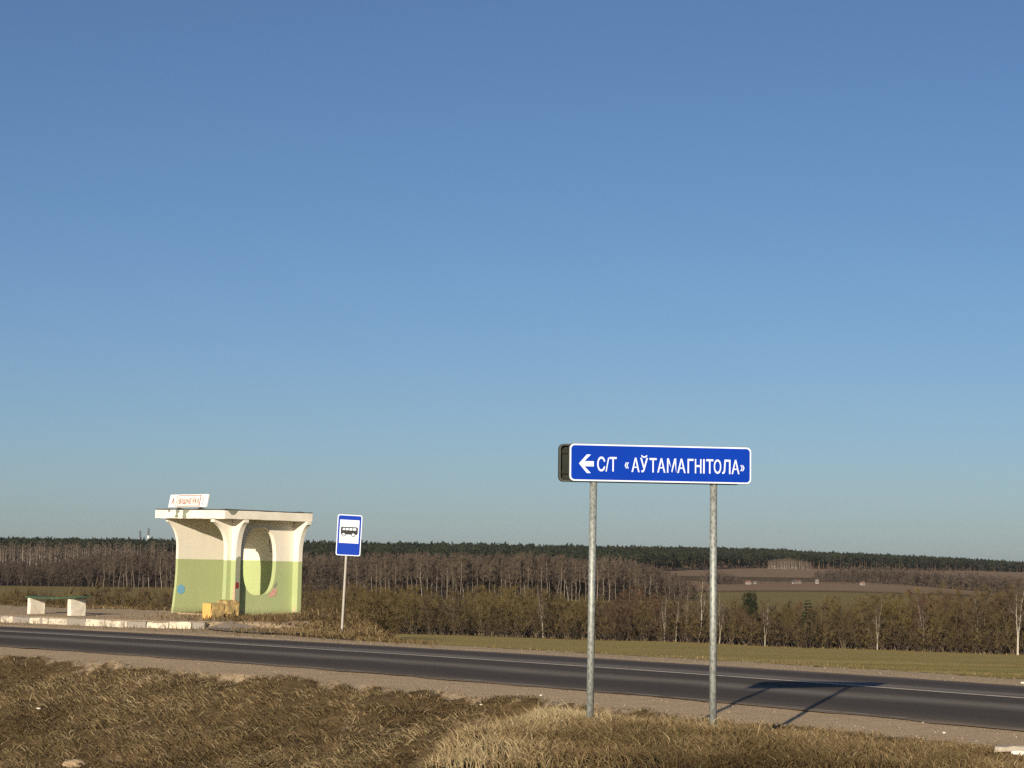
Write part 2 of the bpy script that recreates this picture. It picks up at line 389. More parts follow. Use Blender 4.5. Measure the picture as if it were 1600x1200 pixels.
def hgt(X, Y, rough=True):
    X = np.asarray(X, float); Y = np.asarray(Y, float); s, n = s_n(X, Y)
    # near side: shoulder, then a bank falling towards the ditch
    bank = np.where(n > -5.6, -.05 - .07 * np.clip((-n - 3.7) / 1.9, 0, 1), -.12 - .245 * (-n - 5.6))
    bank = np.where(bank < -1.3, -1.3 - .25 * np.tanh((-1.3 - bank) / .6), bank)
    mnd = -.05 - .07 * np.clip((-n - 3.7) / 1.9, 0, 1) + .31 * ss((-n - 7.0) / 3.2)
    mnd = mnd - .9 * ss((-n - 16) / 20)
    xb = np.interp(Y, XBY, XBX); wm = ss((X - xb + .9) / 1.0)
    near = bank * (1 - wm) + mnd * wm
    # far side
    kn = np.interp(s, KS, KN)
    plat = ss((s - 10.9 - 1.1 * np.clip(n - 7.3, 0, None)) / 1.8) * ss((20.0 - n) / 6.0)
    zpl = (.155 * ss((s - 14.5) / 2.5) + .02) * ss((n - kn - .1) / .35) - .02
    back = ss((n - 14.0) / 6)
    fz = far_z(X, Y)
    flat = -.04 * np.ones_like(n)
    drop = ss((n - 4.6) / 6.0) * (1 - plat)
    zf = (flat * (1 - plat) + zpl * plat + flat * 0)
    m = np.maximum(drop, np.where(plat > .0, back * plat, 0))
    zf = zf * (1 - m) + np.minimum(fz, zf) * m
    zf = zf + .25 * np.exp(-((s - 16.3) / 1.9) ** 2 - ((n - 10.4) / 1.7) ** 2) + .18 * np.exp(-((s - 13.3) / 1.5) ** 2 - ((n - 8.9) / 1.3) ** 2)
    z = np.where(n < 0, near, zf)
    if rough:
        am = np.where(n < -5.4, .15, np.where(n > kn + 1, .05, .012)); am = np.where((n < -5.4) & (wm > .5), .085, am)
        berm_ = np.exp(-((s - 14.0) / 3.6) ** 2 - ((n - 9.8) / 2.6) ** 2); berm_ = berm_ * ss((n - 7.4) / 1.2); am = am + .13 * berm_
        am = np.where((plat > .3) & (berm_ < .25) & (n > 5.4) & (n < 13), .015, am)
        am = np.where((drop > .8), .02, am)
        z = z + am * (.8 * vnoise(X, Y, 1.1, 1) + .8 * vnoise(X, Y, 2.6, 2) + .0 * X) + am * .5 * vnoise(X + Y * .6, Y, 5.5, 3)
        fr = ss((np.hypot(X, Y) - 500) / 800)
        z = z + fr * 1.5 * vnoise(X, Y, .006, 5)
    inroad = (np.abs(n) < 3.9)
    z = np.where(inroad, np.minimum(z, .043 - .022 * np.abs(n) - .012), z)
    return z
def gz(x, y, rough=True): return float(hgt(np.array([x]), np.array([y]), rough)[0])

def build_ground():
    a_in = np.arange(-19, 19.001, .125); a_out = np.concatenate([np.arange(-180, -19, 4.0), np.arange(23, 180.1, 4.0)])
    ang = np.sort(np.concatenate([a_in, a_out]))
    rad = [0.5]
    while rad[-1] < 12: rad.append(rad[-1] + .75)
    while rad[-1] < 72: rad.append(rad[-1] + .25)
    while rad[-1] < 6200: rad.append(rad[-1] * 1.028)
    rad = np.array(rad); A, Rd = np.meshgrid(np.radians(ang), rad)
    X = Rd * np.sin(A); Y = Rd * np.cos(A); Z = hgt(X, Y)
    nr, na = X.shape; V = np.stack([X, Y, Z], -1).reshape(-1, 3)
    I = np.arange(nr * na).reshape(nr, na)
    F = np.stack([I[:-1, :-1], I[:-1, 1:], I[1:, 1:], I[1:, :-1]], -1).reshape(-1, 4)
    s, n = s_n(X, Y); px = 800 + 3500 * X / np.maximum(Y, 1); kn = np.interp(s, KS, KN)
    wig = .28 * vnoise(X, Y, .8, 8) + .3 * vnoise(X, Y, 3, 9)
    eb = np.interp(s, [-18, -12, -8, 0, 9], [.25, .1, -.25, -.1, .0])
    gravel = ((n > -5.5 + wig + eb) & (n < 0)) | ((n > 0) & (n < 5.2 + wig))
    plat = (s > 15.5 + wig) & (n > 0) & (n < 13.2 + wig) & ~((n > 8.3 + wig) & (s < 18.5))
    gravel = gravel | plat
    green = (n > 5.3 + wig) & (s < 12.3 + 1.1 * np.clip(n - 9.5, 0, None)) & (Y < 420) & (px > 560)
    lush = np.where(green, ss((px - 1350 + 400 * vnoise(X, Y, .12, 4)) / 500) * ss((75 - Y) / 30) * .85, 0)
    farf = (Y > 420) & (Y < 1020) | ((px < 600) & (Y > 75) & (Y < 1020)) | ((Y > 1900) & (Y < 2300) & (px > 120) & (px < 170))
    plough = (Y > 1060) & (px > 990) & (Y < 4200)
    plough = plough & ~((Y > 1350) & (Y < 1600) & (px < 1350))
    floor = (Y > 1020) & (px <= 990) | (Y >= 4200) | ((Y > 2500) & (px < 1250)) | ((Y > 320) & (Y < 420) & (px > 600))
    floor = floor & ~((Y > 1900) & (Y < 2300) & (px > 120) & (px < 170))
    plough = plough & ~floor; farf = farf & ~floor & ~plough
    for nm in (): pass
    me = bpy.data.meshes.new('ground')
    me.vertices.add(len(V)); me.vertices.foreach_set('co', V.astype(np.float32).ravel())
    me.loops.add(len(F) * 4); me.loops.foreach_set('vertex_index', F.astype(np.int32).ravel())
    me.polygons.add(len(F)); me.polygons.foreach_set('loop_start', np.arange(0, len(F) * 4, 4, dtype=np.int32))
    me.polygons.foreach_set('use_smooth', [True] * len(F))
    me.materials.append(MAT['earth'])
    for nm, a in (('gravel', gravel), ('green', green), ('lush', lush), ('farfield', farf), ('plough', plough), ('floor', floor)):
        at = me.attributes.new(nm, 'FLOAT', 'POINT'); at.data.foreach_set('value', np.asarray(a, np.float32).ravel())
    me.update(calc_edges=True)
    tag(link('ground', me), kind='structure')
build_ground()

def strip(name, n0, n1, s0, s1, ds, zf, mat, nn=2, uv=False, wig=0.0, base=None):
    S = np.arange(s0, s1 + ds / 2, ds); T = np.linspace(0, 1, nn)
    SS, TT = np.meshgrid(S, T, indexing='ij'); NN = n0 + (n1 - n0) * TT
    if wig:
        e = (np.abs(TT - .5) > .49); NN = NN + e * wig * (vnoise(SS, TT * 40, 1.7, 6) + .6 * vnoise(SS, TT * 40, 5, 7))
    X, Y = road_pt(SS, NN); Z = zf(SS, NN)
    V = np.stack([X, Y, Z], -1).reshape(-1, 3); I = np.arange(V.shape[0]).reshape(SS.shape)
    F = np.stack([I[:-1, :-1], I[1:, :-1], I[1:, 1:], I[:-1, 1:]], -1).reshape(-1, 4)
    me = mesh(name, V, F, [mat], True)
    if uv:
        ul = me.uv_layers.new(name='UVMap'); co = np.stack([SS, (NN + 3.75) / 7.4], -1).reshape(-1, 2)
        ul.data.foreach_set('uv', co[F.ravel()].astype(np.float32).ravel())
    return tag(link(name, me, base), kind='structure')
crown = lambda S, Nn: .043 - .022 * np.abs(Nn)
road = strip('road', -3.78, 3.56, -70, 150, .5, crown, MAT['asphalt'], 15, True, .16)
strip('road_centre_line', -.07, .07, -70, 150, .5, lambda S, Nn: crown(S, Nn) + .004, MAT['line'])
strip('road_edge_line', -3.66, -3.56, -70, 60, .5, lambda S, Nn: crown(S, Nn) + .004, MAT['edge'])
# skirts so the asphalt has a thickness where it meets the gravel
strip('road_shoulder_base', -5.2, -3.6, -70, 150, .5, lambda S, Nn: -.066 - .035 * (-3.6 - Nn) + .0 * S, MAT['earth'], 4) if False else None

# ------------------------------------------------------------------ kerb stones, bus bay
kerb_pts = [(-17.9, 65.9), (-16.7, 64.95), (-15.57, 64.0), (-14.9, 63.45), (-14.21, 62.84), (-13.79, 62.48), (-13.23, 61.99), (-12.58, 61.44), (-11.98, 60.92), (-11.39, 60.46), (-10.79, 60.0), (-10.11, 59.52), (-9.56, 59.3), (-8.94, 59.13), (-8.32, 58.97), (-7.95, 58.86)]
kerb_white = [0, 1, 1, 0, 1, 0, 1, 1, 0, 1, 1, 0, 1, 1, 0]
kerb = empty('kerb', (-12, 61, 0)); kerb['kind'] = 'structure'
for (x0, y0), (x1, y1), wh in zip(kerb_pts[:-1], kerb_pts[1:], kerb_white):
    L = math.hypot(x1 - x0, y1 - y0); bm = bmesh.new(); h = .145 + random.uniform(-.012, .018)
    box_bm(bm, .012, L - .012, 0, .16, -.14, h, .018)
    bmesh.ops.subdivide_edges(bm, edges=[e for e in bm.edges if e.calc_length() > .2], cuts=2)
    for v in bm.verts: v.co += Vector([random.uniform(-.008, .008) for _ in range(3)])
    o = link('kerb_stone', bm_mesh('kerb_stone', bm, MAT['kerbw'] if wh else MAT['kerbg']), kerb)
    o.location = (x0 + 12, y0 - 61, random.uniform(-.015, .01)); o.rotation_euler = (random.uniform(-.03, .03), 0, math.atan2(y1 - y0, x1 - x0) + random.uniform(-.012, .012))
    if wh: o['label'] = 'kerb stone with flaking whitewash'
# two stones that have sunk and tipped at the end of the row
for (x, y, z, a, ry, L, wh) in ((-7.85, 58.80, -.13, -.16, .05, .8, 1), (-7.0, 58.45, -.17, -.38, .03, .8, 1)):
    bm = bmesh.new(); box_bm(bm, 0, L, 0, .17, -.1, .15, .02)
    o = link('kerb_stone', bm_mesh('kerb_stone', bm, MAT['kerbw']), kerb); o.location = (x + 12, y - 61, z); o.rotation_euler = (.12, ry, a); o['label'] = 'sunken tilted kerb stone at the end of the row'

# worn asphalt patch at the end of the platform
def patch():
    pts = []
    ring = [(17.6, 7.2), (16.4, 7.3), (14.6, 6.6), (13.4, 6.1), (14.6, 5.4), (16.4, 5.7), (17.6, 6.4)]
    V = []
    for s_, n_ in ring:
        x, y = road_pt(s_, n_); V.append((float(x), float(y), gz(float(x), float(y), False) + .03))
    tag(link('worn_pavement', mesh('worn_pavement', V, [tuple(range(len(V)))], [MAT['pave']])), kind='structure')
patch()

# ------------------------------------------------------------------ bus shelter
SH_A = R_(46.0); SH = Vector((-8.2255, 65.173, .16))
shelter = empty('bus_shelter', SH, (0, 0, SH_A))
tag(shelter, 'cream and pale green concrete bus shelter with flared walls and an oval opening', 'bus shelter')
# settled a little: leans to the right as seen from the road
tilt = Matrix.Rotation(.012, 4, Vector((0, 1, 0)))
shelter.matrix_world = Matrix.Translation(SH) @ tilt @ Matrix.Rotation(SH_A, 4, 'Z')
H0 = 2.785; UA = 2.31                     # wall height; offset of the left wall (local y runs left along the road, x away from it)
def flare(z, F, z0=1.92, p=2.6, top=H0 - .085):
    t = max(0.0, (min(z, top) - z0) / (top - z0)); t = .985 * t
    return F * (1 - math.sqrt(1 - t * t)) / (1 - math.sqrt(1 - .985 ** 2))
ZS = [0, .4, .8, 1.2, 1.6, 1.8] + [1.8 + (H0 - .085 - 1.8) * math.sin(math.pi / 2 * i / 18) for i in range(1, 19)] + [H0]
def side_profile(F, batter):
    f = [(-flare(z, F) - batter * max(0, (1.3 - z) / 1.3) ** 1.6, z) for z in ZS]
    return f
def wall_outline(F, batter, x1):
    f = side_profile(F, batter); return f + [(x1, H0), (x1, 0)]
# oval opening of the right hand wall
oc = ((.603 + 1.803) / 2 + .02, (.59 + 2.57) / 2); orx = .625; orz = .99
oval = []
for i in range(48):
    t = 2 * math.pi * i / 48; c, s_ = math.cos(t), math.sin(t)
    oval.append((oc[0] + orx * math.copysign(abs(c) ** .62, c), oc[1] + orz * math.copysign(abs(s_) ** .86, s_)))
VS, VR = .156, 2.501
wB = link('side_wall', poly_mesh('side_wall', [wall_outline(.52, .03, VR - .002), oval], lambda a, b: Vector((a, 0.002, b)), .16, (0, 1, 0), MAT['wall']), shelter)
wB['label'] = 'right side wall with the tall oval opening'
wA = link('side_wall', poly_mesh('side_wall', [wall_outline(.42, .12, VR - .002)], lambda a, b: Vector((a, UA, b)), .10, (0, 1, 0), MAT['wall']), shelter)
wA['label'] = 'left side wall, closed'
def cross_profile(F0, off):   # buttress sticking out from a side wall, flaring under the eaves
    return [(off + flare(z, F0 - off, 1.80, 2.3), z) for z in ZS]
bs = cross_profile(.53, .205)
st = link('buttress', poly_mesh('buttress', [[(0, 0)] + [(p, z) for p, z in bs] + [(0, H0)]], lambda a, b: Vector((VS, -a, b)), .175, (1, 0, 0), MAT['wall']), shelter)
bl = cross_profile(.26, .08)
st2 = link('buttress', poly_mesh('buttress', [[(0, 0)] + [(p, z) for p, z in bl] + [(0, H0)]], lambda a, b: Vector((VS, UA + .102 + a, b)), .17, (1, 0, 0), MAT['wall']), shelter)
br = cross_profile(.60, .245); b2 = cross_profile(.26, .08)
rear = [(-p, z) for p, z in br] + [(UA + .10 + p, z) for p, z in reversed(b2)]
link('rear_wall', poly_mesh('rear_wall', [rear], lambda a, b: Vector((VR, a, b)), .15, (1, 0, 0), MAT['wall']), shelter)
# roof slab: u -.66..2.62, v -.58..2.83
def roof():
    x0, x1, y0, y1 = -.58, 2.76, -.55, 2.74; z0, z1 = H0 + .003, H0 + .25
    bm = bmesh.new(); box_bm(bm, x0, x1, y0, y1, z0, z1, .015)
    bmesh.ops.subdivide_edges(bm, edges=[e for e in bm.edges if e.calc_length() > 1], cuts=18)
    for v in bm.verts:
        j = .011 * (float(vnoise(v.co.x * 1.0 + 9, v.co.y, 3.1, 3)) + float(vnoise(v.co.x, v.co.y + v.co.z, 7, 4)))
        v.co.z += j; v.co.x += j * .6; v.co.y -= j * .5
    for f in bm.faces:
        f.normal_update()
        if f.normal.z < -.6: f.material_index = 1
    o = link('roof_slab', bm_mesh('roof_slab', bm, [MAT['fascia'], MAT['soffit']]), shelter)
    # felt on top, lapping over the edge raggedly
    bm = bmesh.new(); box_bm(bm, x0 + .015, x1 - .015, y0 + .015, y1 - .015, z1 + .008, z1 + .034, 0)
    bmesh.ops.subdivide_edges(bm, edges=[e for e in bm.edges if e.calc_length() > 1], cuts=24)
    for v in bm.verts:
        v.co += Vector((float(vnoise(v.co.x, v.co.y, 5, 6)) * .035, float(vnoise(v.co.x, v.co.y, 5, 7)) * .035, float(vnoise(v.co.x, v.co.y, 4, 8)) * .022))
    link('roofing_felt', bm_mesh('roofing_felt', bm, MAT['tar']), shelter)
    return x0, x1, y0, y1, z0, z1
rx0, rx1, ry0, ry1, rz0, rz1 = roof()
def blob(name, pts, to3, nrm, mat, parent, thick=.004):
    return link(name, poly_mesh(name, [pts], to3, thick, nrm, mat), parent)
def rough_pts(pts, amp, k=3):
    out = []
    for i in range(len(pts)):
        a, b = pts[i], pts[(i + 1) % len(pts)]
        for j in range(k):
            t = j / k; out.append((a[0] + (b[0] - a[0]) * t + random.uniform(-amp, amp), a[1] + (b[1] - a[1]) * t + random.uniform(-amp, amp)))
    return out
# bare patches on the road side fascia (u, z) with u measured from the left end of the roof
fy = lambda a, b: Vector((rx0 - .006, ry1 - a, rz0 + b))
blob('bare_patch', rough_pts([(.63, .25), (.75, .25), (.73, .19), (.64, .19)], .006), fy, (-1, 0, 0), MAT['bare'], shelter)
blob('bare_patch', rough_pts([(1.0, .25), (1.17, .25), (1.19, .19), (1.09, .13), (1.14, .08), (1.15, .03), (.98, .03), (.96, .06), (1.02, .10), (1.02, .18)], .007, 2), fy, (-1, 0, 0), MAT['bare'], shelter)
blob('bare_patch', rough_pts([(1.36, .25), (1.65, .25), (1.62, .2), (1.48, .13), (1.51, .07), (1.54, .01), (1.37, .01), (1.33, .05), (1.35, .13), (1.35, .2)], .007, 2), fy, (-1, 0, 0), MAT['bare'], shelter)
fx = lambda a, b: Vector((rx0 + a, ry0 - .006, rz0 + b))
blob('bare_patch', rough_pts([(.07, .25), (.46, .25), (.42, .18), (.34, .125), (.24, .12), (.17, .17)], .006, 2), fx, (0, -1, 0), MAT['bare'], shelter)
# painted marks
def hexa(cx, cz, r, squash=1.0, rot=.5): return [(cx + r * squash * math.cos(math.pi / 3 * (i + rot)), cz + r * math.sin(math.pi / 3 * (i + rot))) for i in range(6)]
blob('painted_hexagon', hexa(.145, .70, .155), lambda a, b: Vector((a, UA - .003, b)), (0, -1, 0), MAT['skyblue'], shelter)['label'] = 'faded blue painted hexagon'
blob('painted_hexagon', rough_pts([(1.56, .60), (1.68, .68), (1.78, .80), (1.88, .80), (1.92, .70), (1.82, .58), (1.66, .53)], .008), lambda a, b: Vector((a, -.0015, b)), (0, -1, 0), MAT['pink'], shelter)['label'] = 'faded pink painted patch below the oval opening'
blob('bare_patch', rough_pts([(1.76, .84), (1.89, 1.0), (1.90, .90), (1.80, .79)], .005), lambda a, b: Vector((a, -.0018, b)), (0, -1, 0), MAT['oldgrey'], shelter)
blob('painted_diamond', [(-.20, .18), (-.12, .28), (-.03, .17), (-.11, .07)], lambda a, b: Vector((VR - .003, -a * -1, b)), (-1, 0, 0), MAT['tan'], shelter)
# worn grey end of the buttress with a red mark
ge = [(VS + .003, .02), (VS + .172, .02), (VS + .172, 1.70), (VS + .10, 1.73), (VS + .003, 1.66)]
blob('bare_patch', rough_pts(ge, .006, 4), lambda a, b: Vector((a, -.2085, b)), (0, -1, 0), MAT['oldgrey'], shelter, .002)
blob('red_mark', rough_pts([(VS + .02, .78), (VS + .13, .80), (VS + .14, .95), (VS + .05, .99), (VS + .01, .9)], .006), lambda a, b: Vector((a, -.2115, b)), (0, -1, 0), MAT['red'], shelter, .002)
blob('pink_patch', rough_pts([(.10, .16), (.195, .22), (.195, .95), (.16, .84), (.12, .55)], .006), lambda a, b: Vector((VS - .002, -a, b)), (-1, 0, 0), MAT['pink'], shelter, .002)
# scribbles seen on the rear wall through the oval
for (ya, za, w_, h_) in ((1.10, 2.02, .03, .22), (1.02, 1.94, .03, .16), (.95, 2.03, .03, .20), (.99, 1.86, .10, .03), (.9, 2.42, .20, .025), (1.16, 2.56, .12, .02)):
    blob('scribble', rough_pts([(ya, za), (ya + w_, za), (ya + w_, za + h_), (ya, za + h_)], .007), lambda a, b: Vector((VR - .003, a, b)), (-1, 0, 0), MAT['bare'], shelter, .002)
bx_ = box('threshold', (VS - .1, VR, .165, UA - .003, -.06, .012), MAT['sand'], shelter); bx_['label'] = 'worn concrete floor of the shelter'

# ------------------------------------------------------------------ lettering
def text_mesh(body, x0, x1, z0, z1, mat, name, parent, depth=.002, bold=.0, shear=0.0, yoff=0.0):
    """lettering fitted to a rectangle of a board facing local -y"""
    c = bpy.data.curves.new('lettering', 'FONT'); c.body = body; c.offset = bold; c.extrude = 0; c.shear = shear; c.resolution_u = 3
    o = bpy.data.objects.new('lettering', c); COL.objects.link(o)
    dg = bpy.context.evaluated_depsgraph_get(); dg.update()
    me = bpy.data.meshes.new_from_object(o.evaluated_get(dg)); bpy.data.objects.remove(o); bpy.data.curves.remove(c)
    co = np.empty(len(me.vertices) * 3, np.float32); me.vertices.foreach_get('co', co); co = co.reshape(-1, 3)
    mn, mx = co.min(0), co.max(0)
    x = x0 + (co[:, 0] - mn[0]) / (mx[0] - mn[0]) * (x1 - x0); z = z0 + (co[:, 1] - mn[1]) / (mx[1] - mn[1]) * (z1 - z0)
    out = np.stack([x, np.full_like(x, yoff), z], -1)
    me.vertices.foreach_set('co', out.ravel()); me.materials.clear(); me.materials.append(mat); me.update()
    bm = bmesh.new(); bm.from_mesh(me)
    r = bmesh.ops.extrude_face_region(bm, geom=list(bm.faces))
    for v in [g for g in r['geom'] if isinstance(g, bmesh.types.BMVert)]: v.co.y -= depth
    bmesh.ops.recalc_face_normals(bm, faces=bm.faces); bm.to_mesh(me); bm.free()
    me.polygons.foreach_set('use_smooth', [False] * len(me.polygons))
    me.materials.clear(); me.materials.append(mat); me.update()
    return link(name, me, parent)

def rrect(x0, x1, z0, z1, r, k=6):
    out = []
    for cx, cz, a in ((x1 - r, z1 - r, 0), (x0 + r, z1 - r, 90), (x0 + r, z0 + r, 180), (x1 - r, z0 + r, 270)):
        for i in range(k + 1):
            t = R_(a + 90 * i / k); out.append((cx + r * math.cos(t), cz + r * math.sin(t)))
    return out
def plate(name, loops, mat, parent, y0, th):
    return link(name, poly_mesh(name, loops, lambda a, b: Vector((a, y0, b)), -th, (0, 1, 0), mat), parent)

# name board standing on the shelter roof
bp = shelter.matrix_world @ Vector((rx0 + .10, 2.20, rz1 + .07))
board = empty('stop_name_board', bp)
board.rotation_euler = (R_(-13), 0, SH_A - math.pi / 2)
tag(board, 'white name board lettered in red standing on the bus shelter roof', 'name board')
BW, BHh = 1.80, .385
plate('panel', [rrect(0, BW, 0, BHh, .02)], MAT['white'], board, 0, .035)
plate('centre_panel', [rrect(.44, 1.46, .035, .345, .01)], MAT['cream'], board, -.035, .012)
plate('centre_frame', [rrect(.425, 1.475, .02, .36, .012), rrect(.445, 1.455, .04, .34, .01)], MAT['redo'], board, -.035, .014)
text_mesh('А', .12, .26, .09, .29, MAT['red'], 'lettering', board, .003, .03, 0, -.036)
for ch, a, b in (('В', .49, .585), ('І', .617, .640), ('Ш', .675, .82), ('Н', .855, .95), ('Е', .985, 1.07), ('У', 1.10, 1.20), ('К', 1.225, 1.315), ('А', 1.33, 1.43)):
    if ch == 'І': plate('lettering', [[(a, .10), (b, .10), (b, .26), (a, .26)]], MAT['red'], board, -.048, .003); continue
    text_mesh(ch, a, b, .10, .26, MAT['red'], 'lettering', board, .003, .02, 0, -.048)
for k, (za, zb) in enumerate(((.27, .285),)):
    blob('breve', [(1.115, .295), (1.125, .28), (1.15, .272), (1.175, .28), (1.185, .295), (1.17, .295), (1.15, .285), (1.13, .295)], lambda a, b: Vector((a, -.048, b)), (0, -1, 0), MAT['red'], board, .003)
for cx in (.345, 1.60):
    for k in range(9):
        z = .04 + .036 * k
        pts = [(cx - .03, z), (cx, z + .017), (cx + .03, z), (cx, z - .017)] if k % 2 == 0 else [(cx - .02, z - .009), (cx - .02, z + .009), (cx + .02, z + .009), (cx + .02, z - .009)]
        blob('ornament', pts, lambda a, b: Vector((a, -.036, b)), (0, -1, 0), MAT['redo'], board, .003)
for x in (.42, 1.42): box('bracket', (x, x + .09, -.02, .12, -.07, -.001), MAT['black'], board)

# ------------------------------------------------------------------ yellow concrete block in front of the shelter
pl = empty('yellow_block', (-8.15, 61.6, .15), (0, 0, SH_A))
tag(pl, 'crumbling yellow painted concrete block in front of the bus shelter pier', 'concrete block')
def yblock(x0, x1, y0, y1, z1, seed, amp, name, mat):
    bm = bmesh.new(); box_bm(bm, x0, x1, y0, y1, -.05, z1, .02)
    bmesh.ops.subdivide_edges(bm, edges=bm.edges[:], cuts=7, use_grid_fill=True)
    for v in bm.verts:
        k = float(vnoise(v.co.x + v.co.z * 2, v.co.y + v.co.z, 6, seed)) + .35 * float(vnoise(v.co.x * 1.1 + v.co.z * .3, v.co.y * .4 + v.co.z, 12, seed + 4)); lowf = max(0, (.22 - v.co.z) / .22)
        v.co += Vector((k * amp, k * amp * (1 + 2.2 * lowf), k * amp * .8))
        if v.co.z < .2: v.co.y += lowf * .05
    return link(name, bm_mesh(name, bm, mat), pl)
yblock(0.0, .46, .0, .38, .44, 3, .05, 'block_half', MAT['yellow'])
yblock(.463, .98, .0, .36, .505, 5, .09, 'block_half', MAT['yellow'])
box('sunlit_end', (-.024, -.012, .01, .37, .0, .435), MAT['yellow_sunlit'], pl)  # thin plate on the road-facing end, painted lighter as if in stronger sun
rb = bmesh.new()
for i in range(34):
    x = random.uniform(-.2, 1.2); y = random.uniform(-.35, .0); r = random.uniform(.02, .065)
    g = bmesh.ops.create_icosphere(rb, subdivisions=1, radius=r)
    for v in g['verts']: v.co = Vector((v.co.x * random.uniform(.8, 1.4) + x, v.co.y + y, v.co.z * .7 + .01))
rbo = link('rubble', bm_mesh('rubble', rb, MAT['rubble'])); rbo.location = (-8.15, 61.6, .15); rbo.rotation_euler = (0, 0, SH_A)
tag(rbo, kind='stuff', label='chips of broken yellow concrete at the foot of the block', cat='rubble')

# ------------------------------------------------------------------ bench
BA = R_(48.0); bench = empty('bench', (-13.87, 64.95, .155), (0, 0, BA))
tag(bench, 'old bench with two whitewashed concrete supports and a sagging green plank seat', 'bench')
def leg(y0, y1):
    bm = bmesh.new(); box_bm(bm, 0, .52, y0, y1, -.05, .46, .012)
    bmesh.ops.subdivide_edges(bm, edges=[e for e in bm.edges if e.calc_length() > .3], cuts=3)
    for v in bm.verts: v.co += Vector([random.uniform(-.006, .006) for _ in range(3)])
    return link('leg', bm_mesh('leg', bm, MAT['benchw']), bench)
leg(-.06, .07); leg(-1.98, -1.82)
for k, (xa, xb) in enumerate(((-.02, .13), (.145, .30), (.315, .47))):
    n_ = 14; V = []; F = []
    for i in range(n_ + 1):
        t = i / n_; y = .16 - 2.42 * t; sag = -.03 * math.sin(math.pi * min(1, t * 1.15)) + .02 * t + .01 * k + (.03 * (t - .75) * (k == 2))
        for xx, zz in ((xa, 0), (xb, 0), (xb, .04), (xa, .04)): V.append((xx, y, .47 + zz + sag + .045 * 0))
    for i in range(n_):
        for j in range(4): F.append((i * 4 + j, i * 4 + (j + 1) % 4, (i + 1) * 4 + (j + 1) % 4, (i + 1) * 4 + j))
    F += [(0, 1, 2, 3), (n_ * 4 + 3, n_ * 4 + 2, n_ * 4 + 1, n_ * 4)]
    link('plank', mesh('plank', V, F, [MAT['benchg']]), bench)

# ------------------------------------------------------------------ bus stop sign
bsx, bsy = -4.21, 56.6; bz = -.02
bst = empty('bus_stop_sign', (bsx, bsy, bz)); bst.rotation_euler = (R_(-1.0), R_(2.4), R_(6))
tag(bst, 'leaning blue and white bus stop sign on a thin pale post', 'bus stop sign')
bm = bmesh.new(); tube_bm(bm, (0, 0, -.3), (0, 0, 2.98), .030, .030, 12); link('post', bm_mesh('post', bm, MAT['bpole'], False), bst)
sg = (-.27, .35, 1.955, 2.985)
plate('sign_plate', [rrect(sg[0], sg[1], sg[2], sg[3], .05)], MAT['film'], bst, -.045, .012)
plate('blue_field', [rrect(sg[0] + .022, sg[1] - .022, sg[2] + .022, sg[3] - .022, .04)], MAT['blue'], bst, -.0575, .003)
plate('white_field', [[(-.205, 2.27), (.285, 2.27), (.285, 2.855), (-.205, 2.855)]], MAT['film'], bst, -.061, .003)
bz0 = 2.485
body = rrect(-.175, .255, bz0, bz0 + .195, .035)
wins = [[(-.135, bz0 + .11), (-.075, bz0 + .11), (-.075, bz0 + .165), (-.12, bz0 + .165)]] + [[(x, bz0 + .11), (x + .075, bz0 + .11), (x + .075, bz0 + .165), (x, bz0 + .165)] for x in (-.055, .04, .135)]
plate('bus_symbol', [body] + wins, MAT['black'], bst, -.0645, .002)
for cx in (-.10, .145):
    for nm, r, mt, yy in (('wheel_symbol', .052, 'black', -.067), ('hub_symbol', .033, 'film', -.0695)):
        plate(nm, [[(cx + r * math.cos(2 * math.pi * i / 20), bz0 + .0 + r * math.sin(2 * math.pi * i / 20)) for i in range(20)]], MAT[mt], bst, yy, .002)
    plate('hub_symbol', [[(cx + .012 * math.cos(2 * math.pi * i / 12), bz0 + .012 * math.sin(2 * math.pi * i / 12)) for i in range(12)]], MAT['black'], bst, -.072, .001)
for z in (2.2, 2.78): box('clamp', (-.05, .05, -.044, .045, z, z + .03), MAT['galv'], bst)

# ------------------------------------------------------------------ direction sign on two posts
PLp = Vector((.847, 23.40, .20)); PRp = Vector((2.150, 23.72, .20))
yaw = math.atan2(PRp.y - PLp.y, PRp.x - PLp.x); yaw = R_(13.5)
sgn = empty('direction_sign', PLp, (0, 0, yaw))
tag(sgn, 'long blue direction sign with a white arrow and white lettering on two galvanised posts', 'road sign')
Linv = Matrix.Translation(PLp) @ Matrix.Rotation(yaw, 4, 'Z'); Li = Linv.inverted()
pr = Li @ PRp
bm = bmesh.new(); tube_bm(bm, (-.006, 0, -.45), (.018, 0, 2.90), .038, .038, 24); link('post', bm_mesh('post', bm, MAT['galv'], False), sgn)
bm = bmesh.new(); tube_bm(bm, (pr.x, pr.y, -.45), (pr.x - .006, pr.y, 2.88), .038, .038, 24); link('post', bm_mesh('post', bm, MAT['galv'], False), sgn)
for o in sgn.children:
    o.data.polygons.foreach_set('use_smooth', [len(p.vertices) == 4 for p in o.data.polygons])
x0, x1 = -.262, 1.728; zb, zt = 2.545, 2.932
FY = -.058
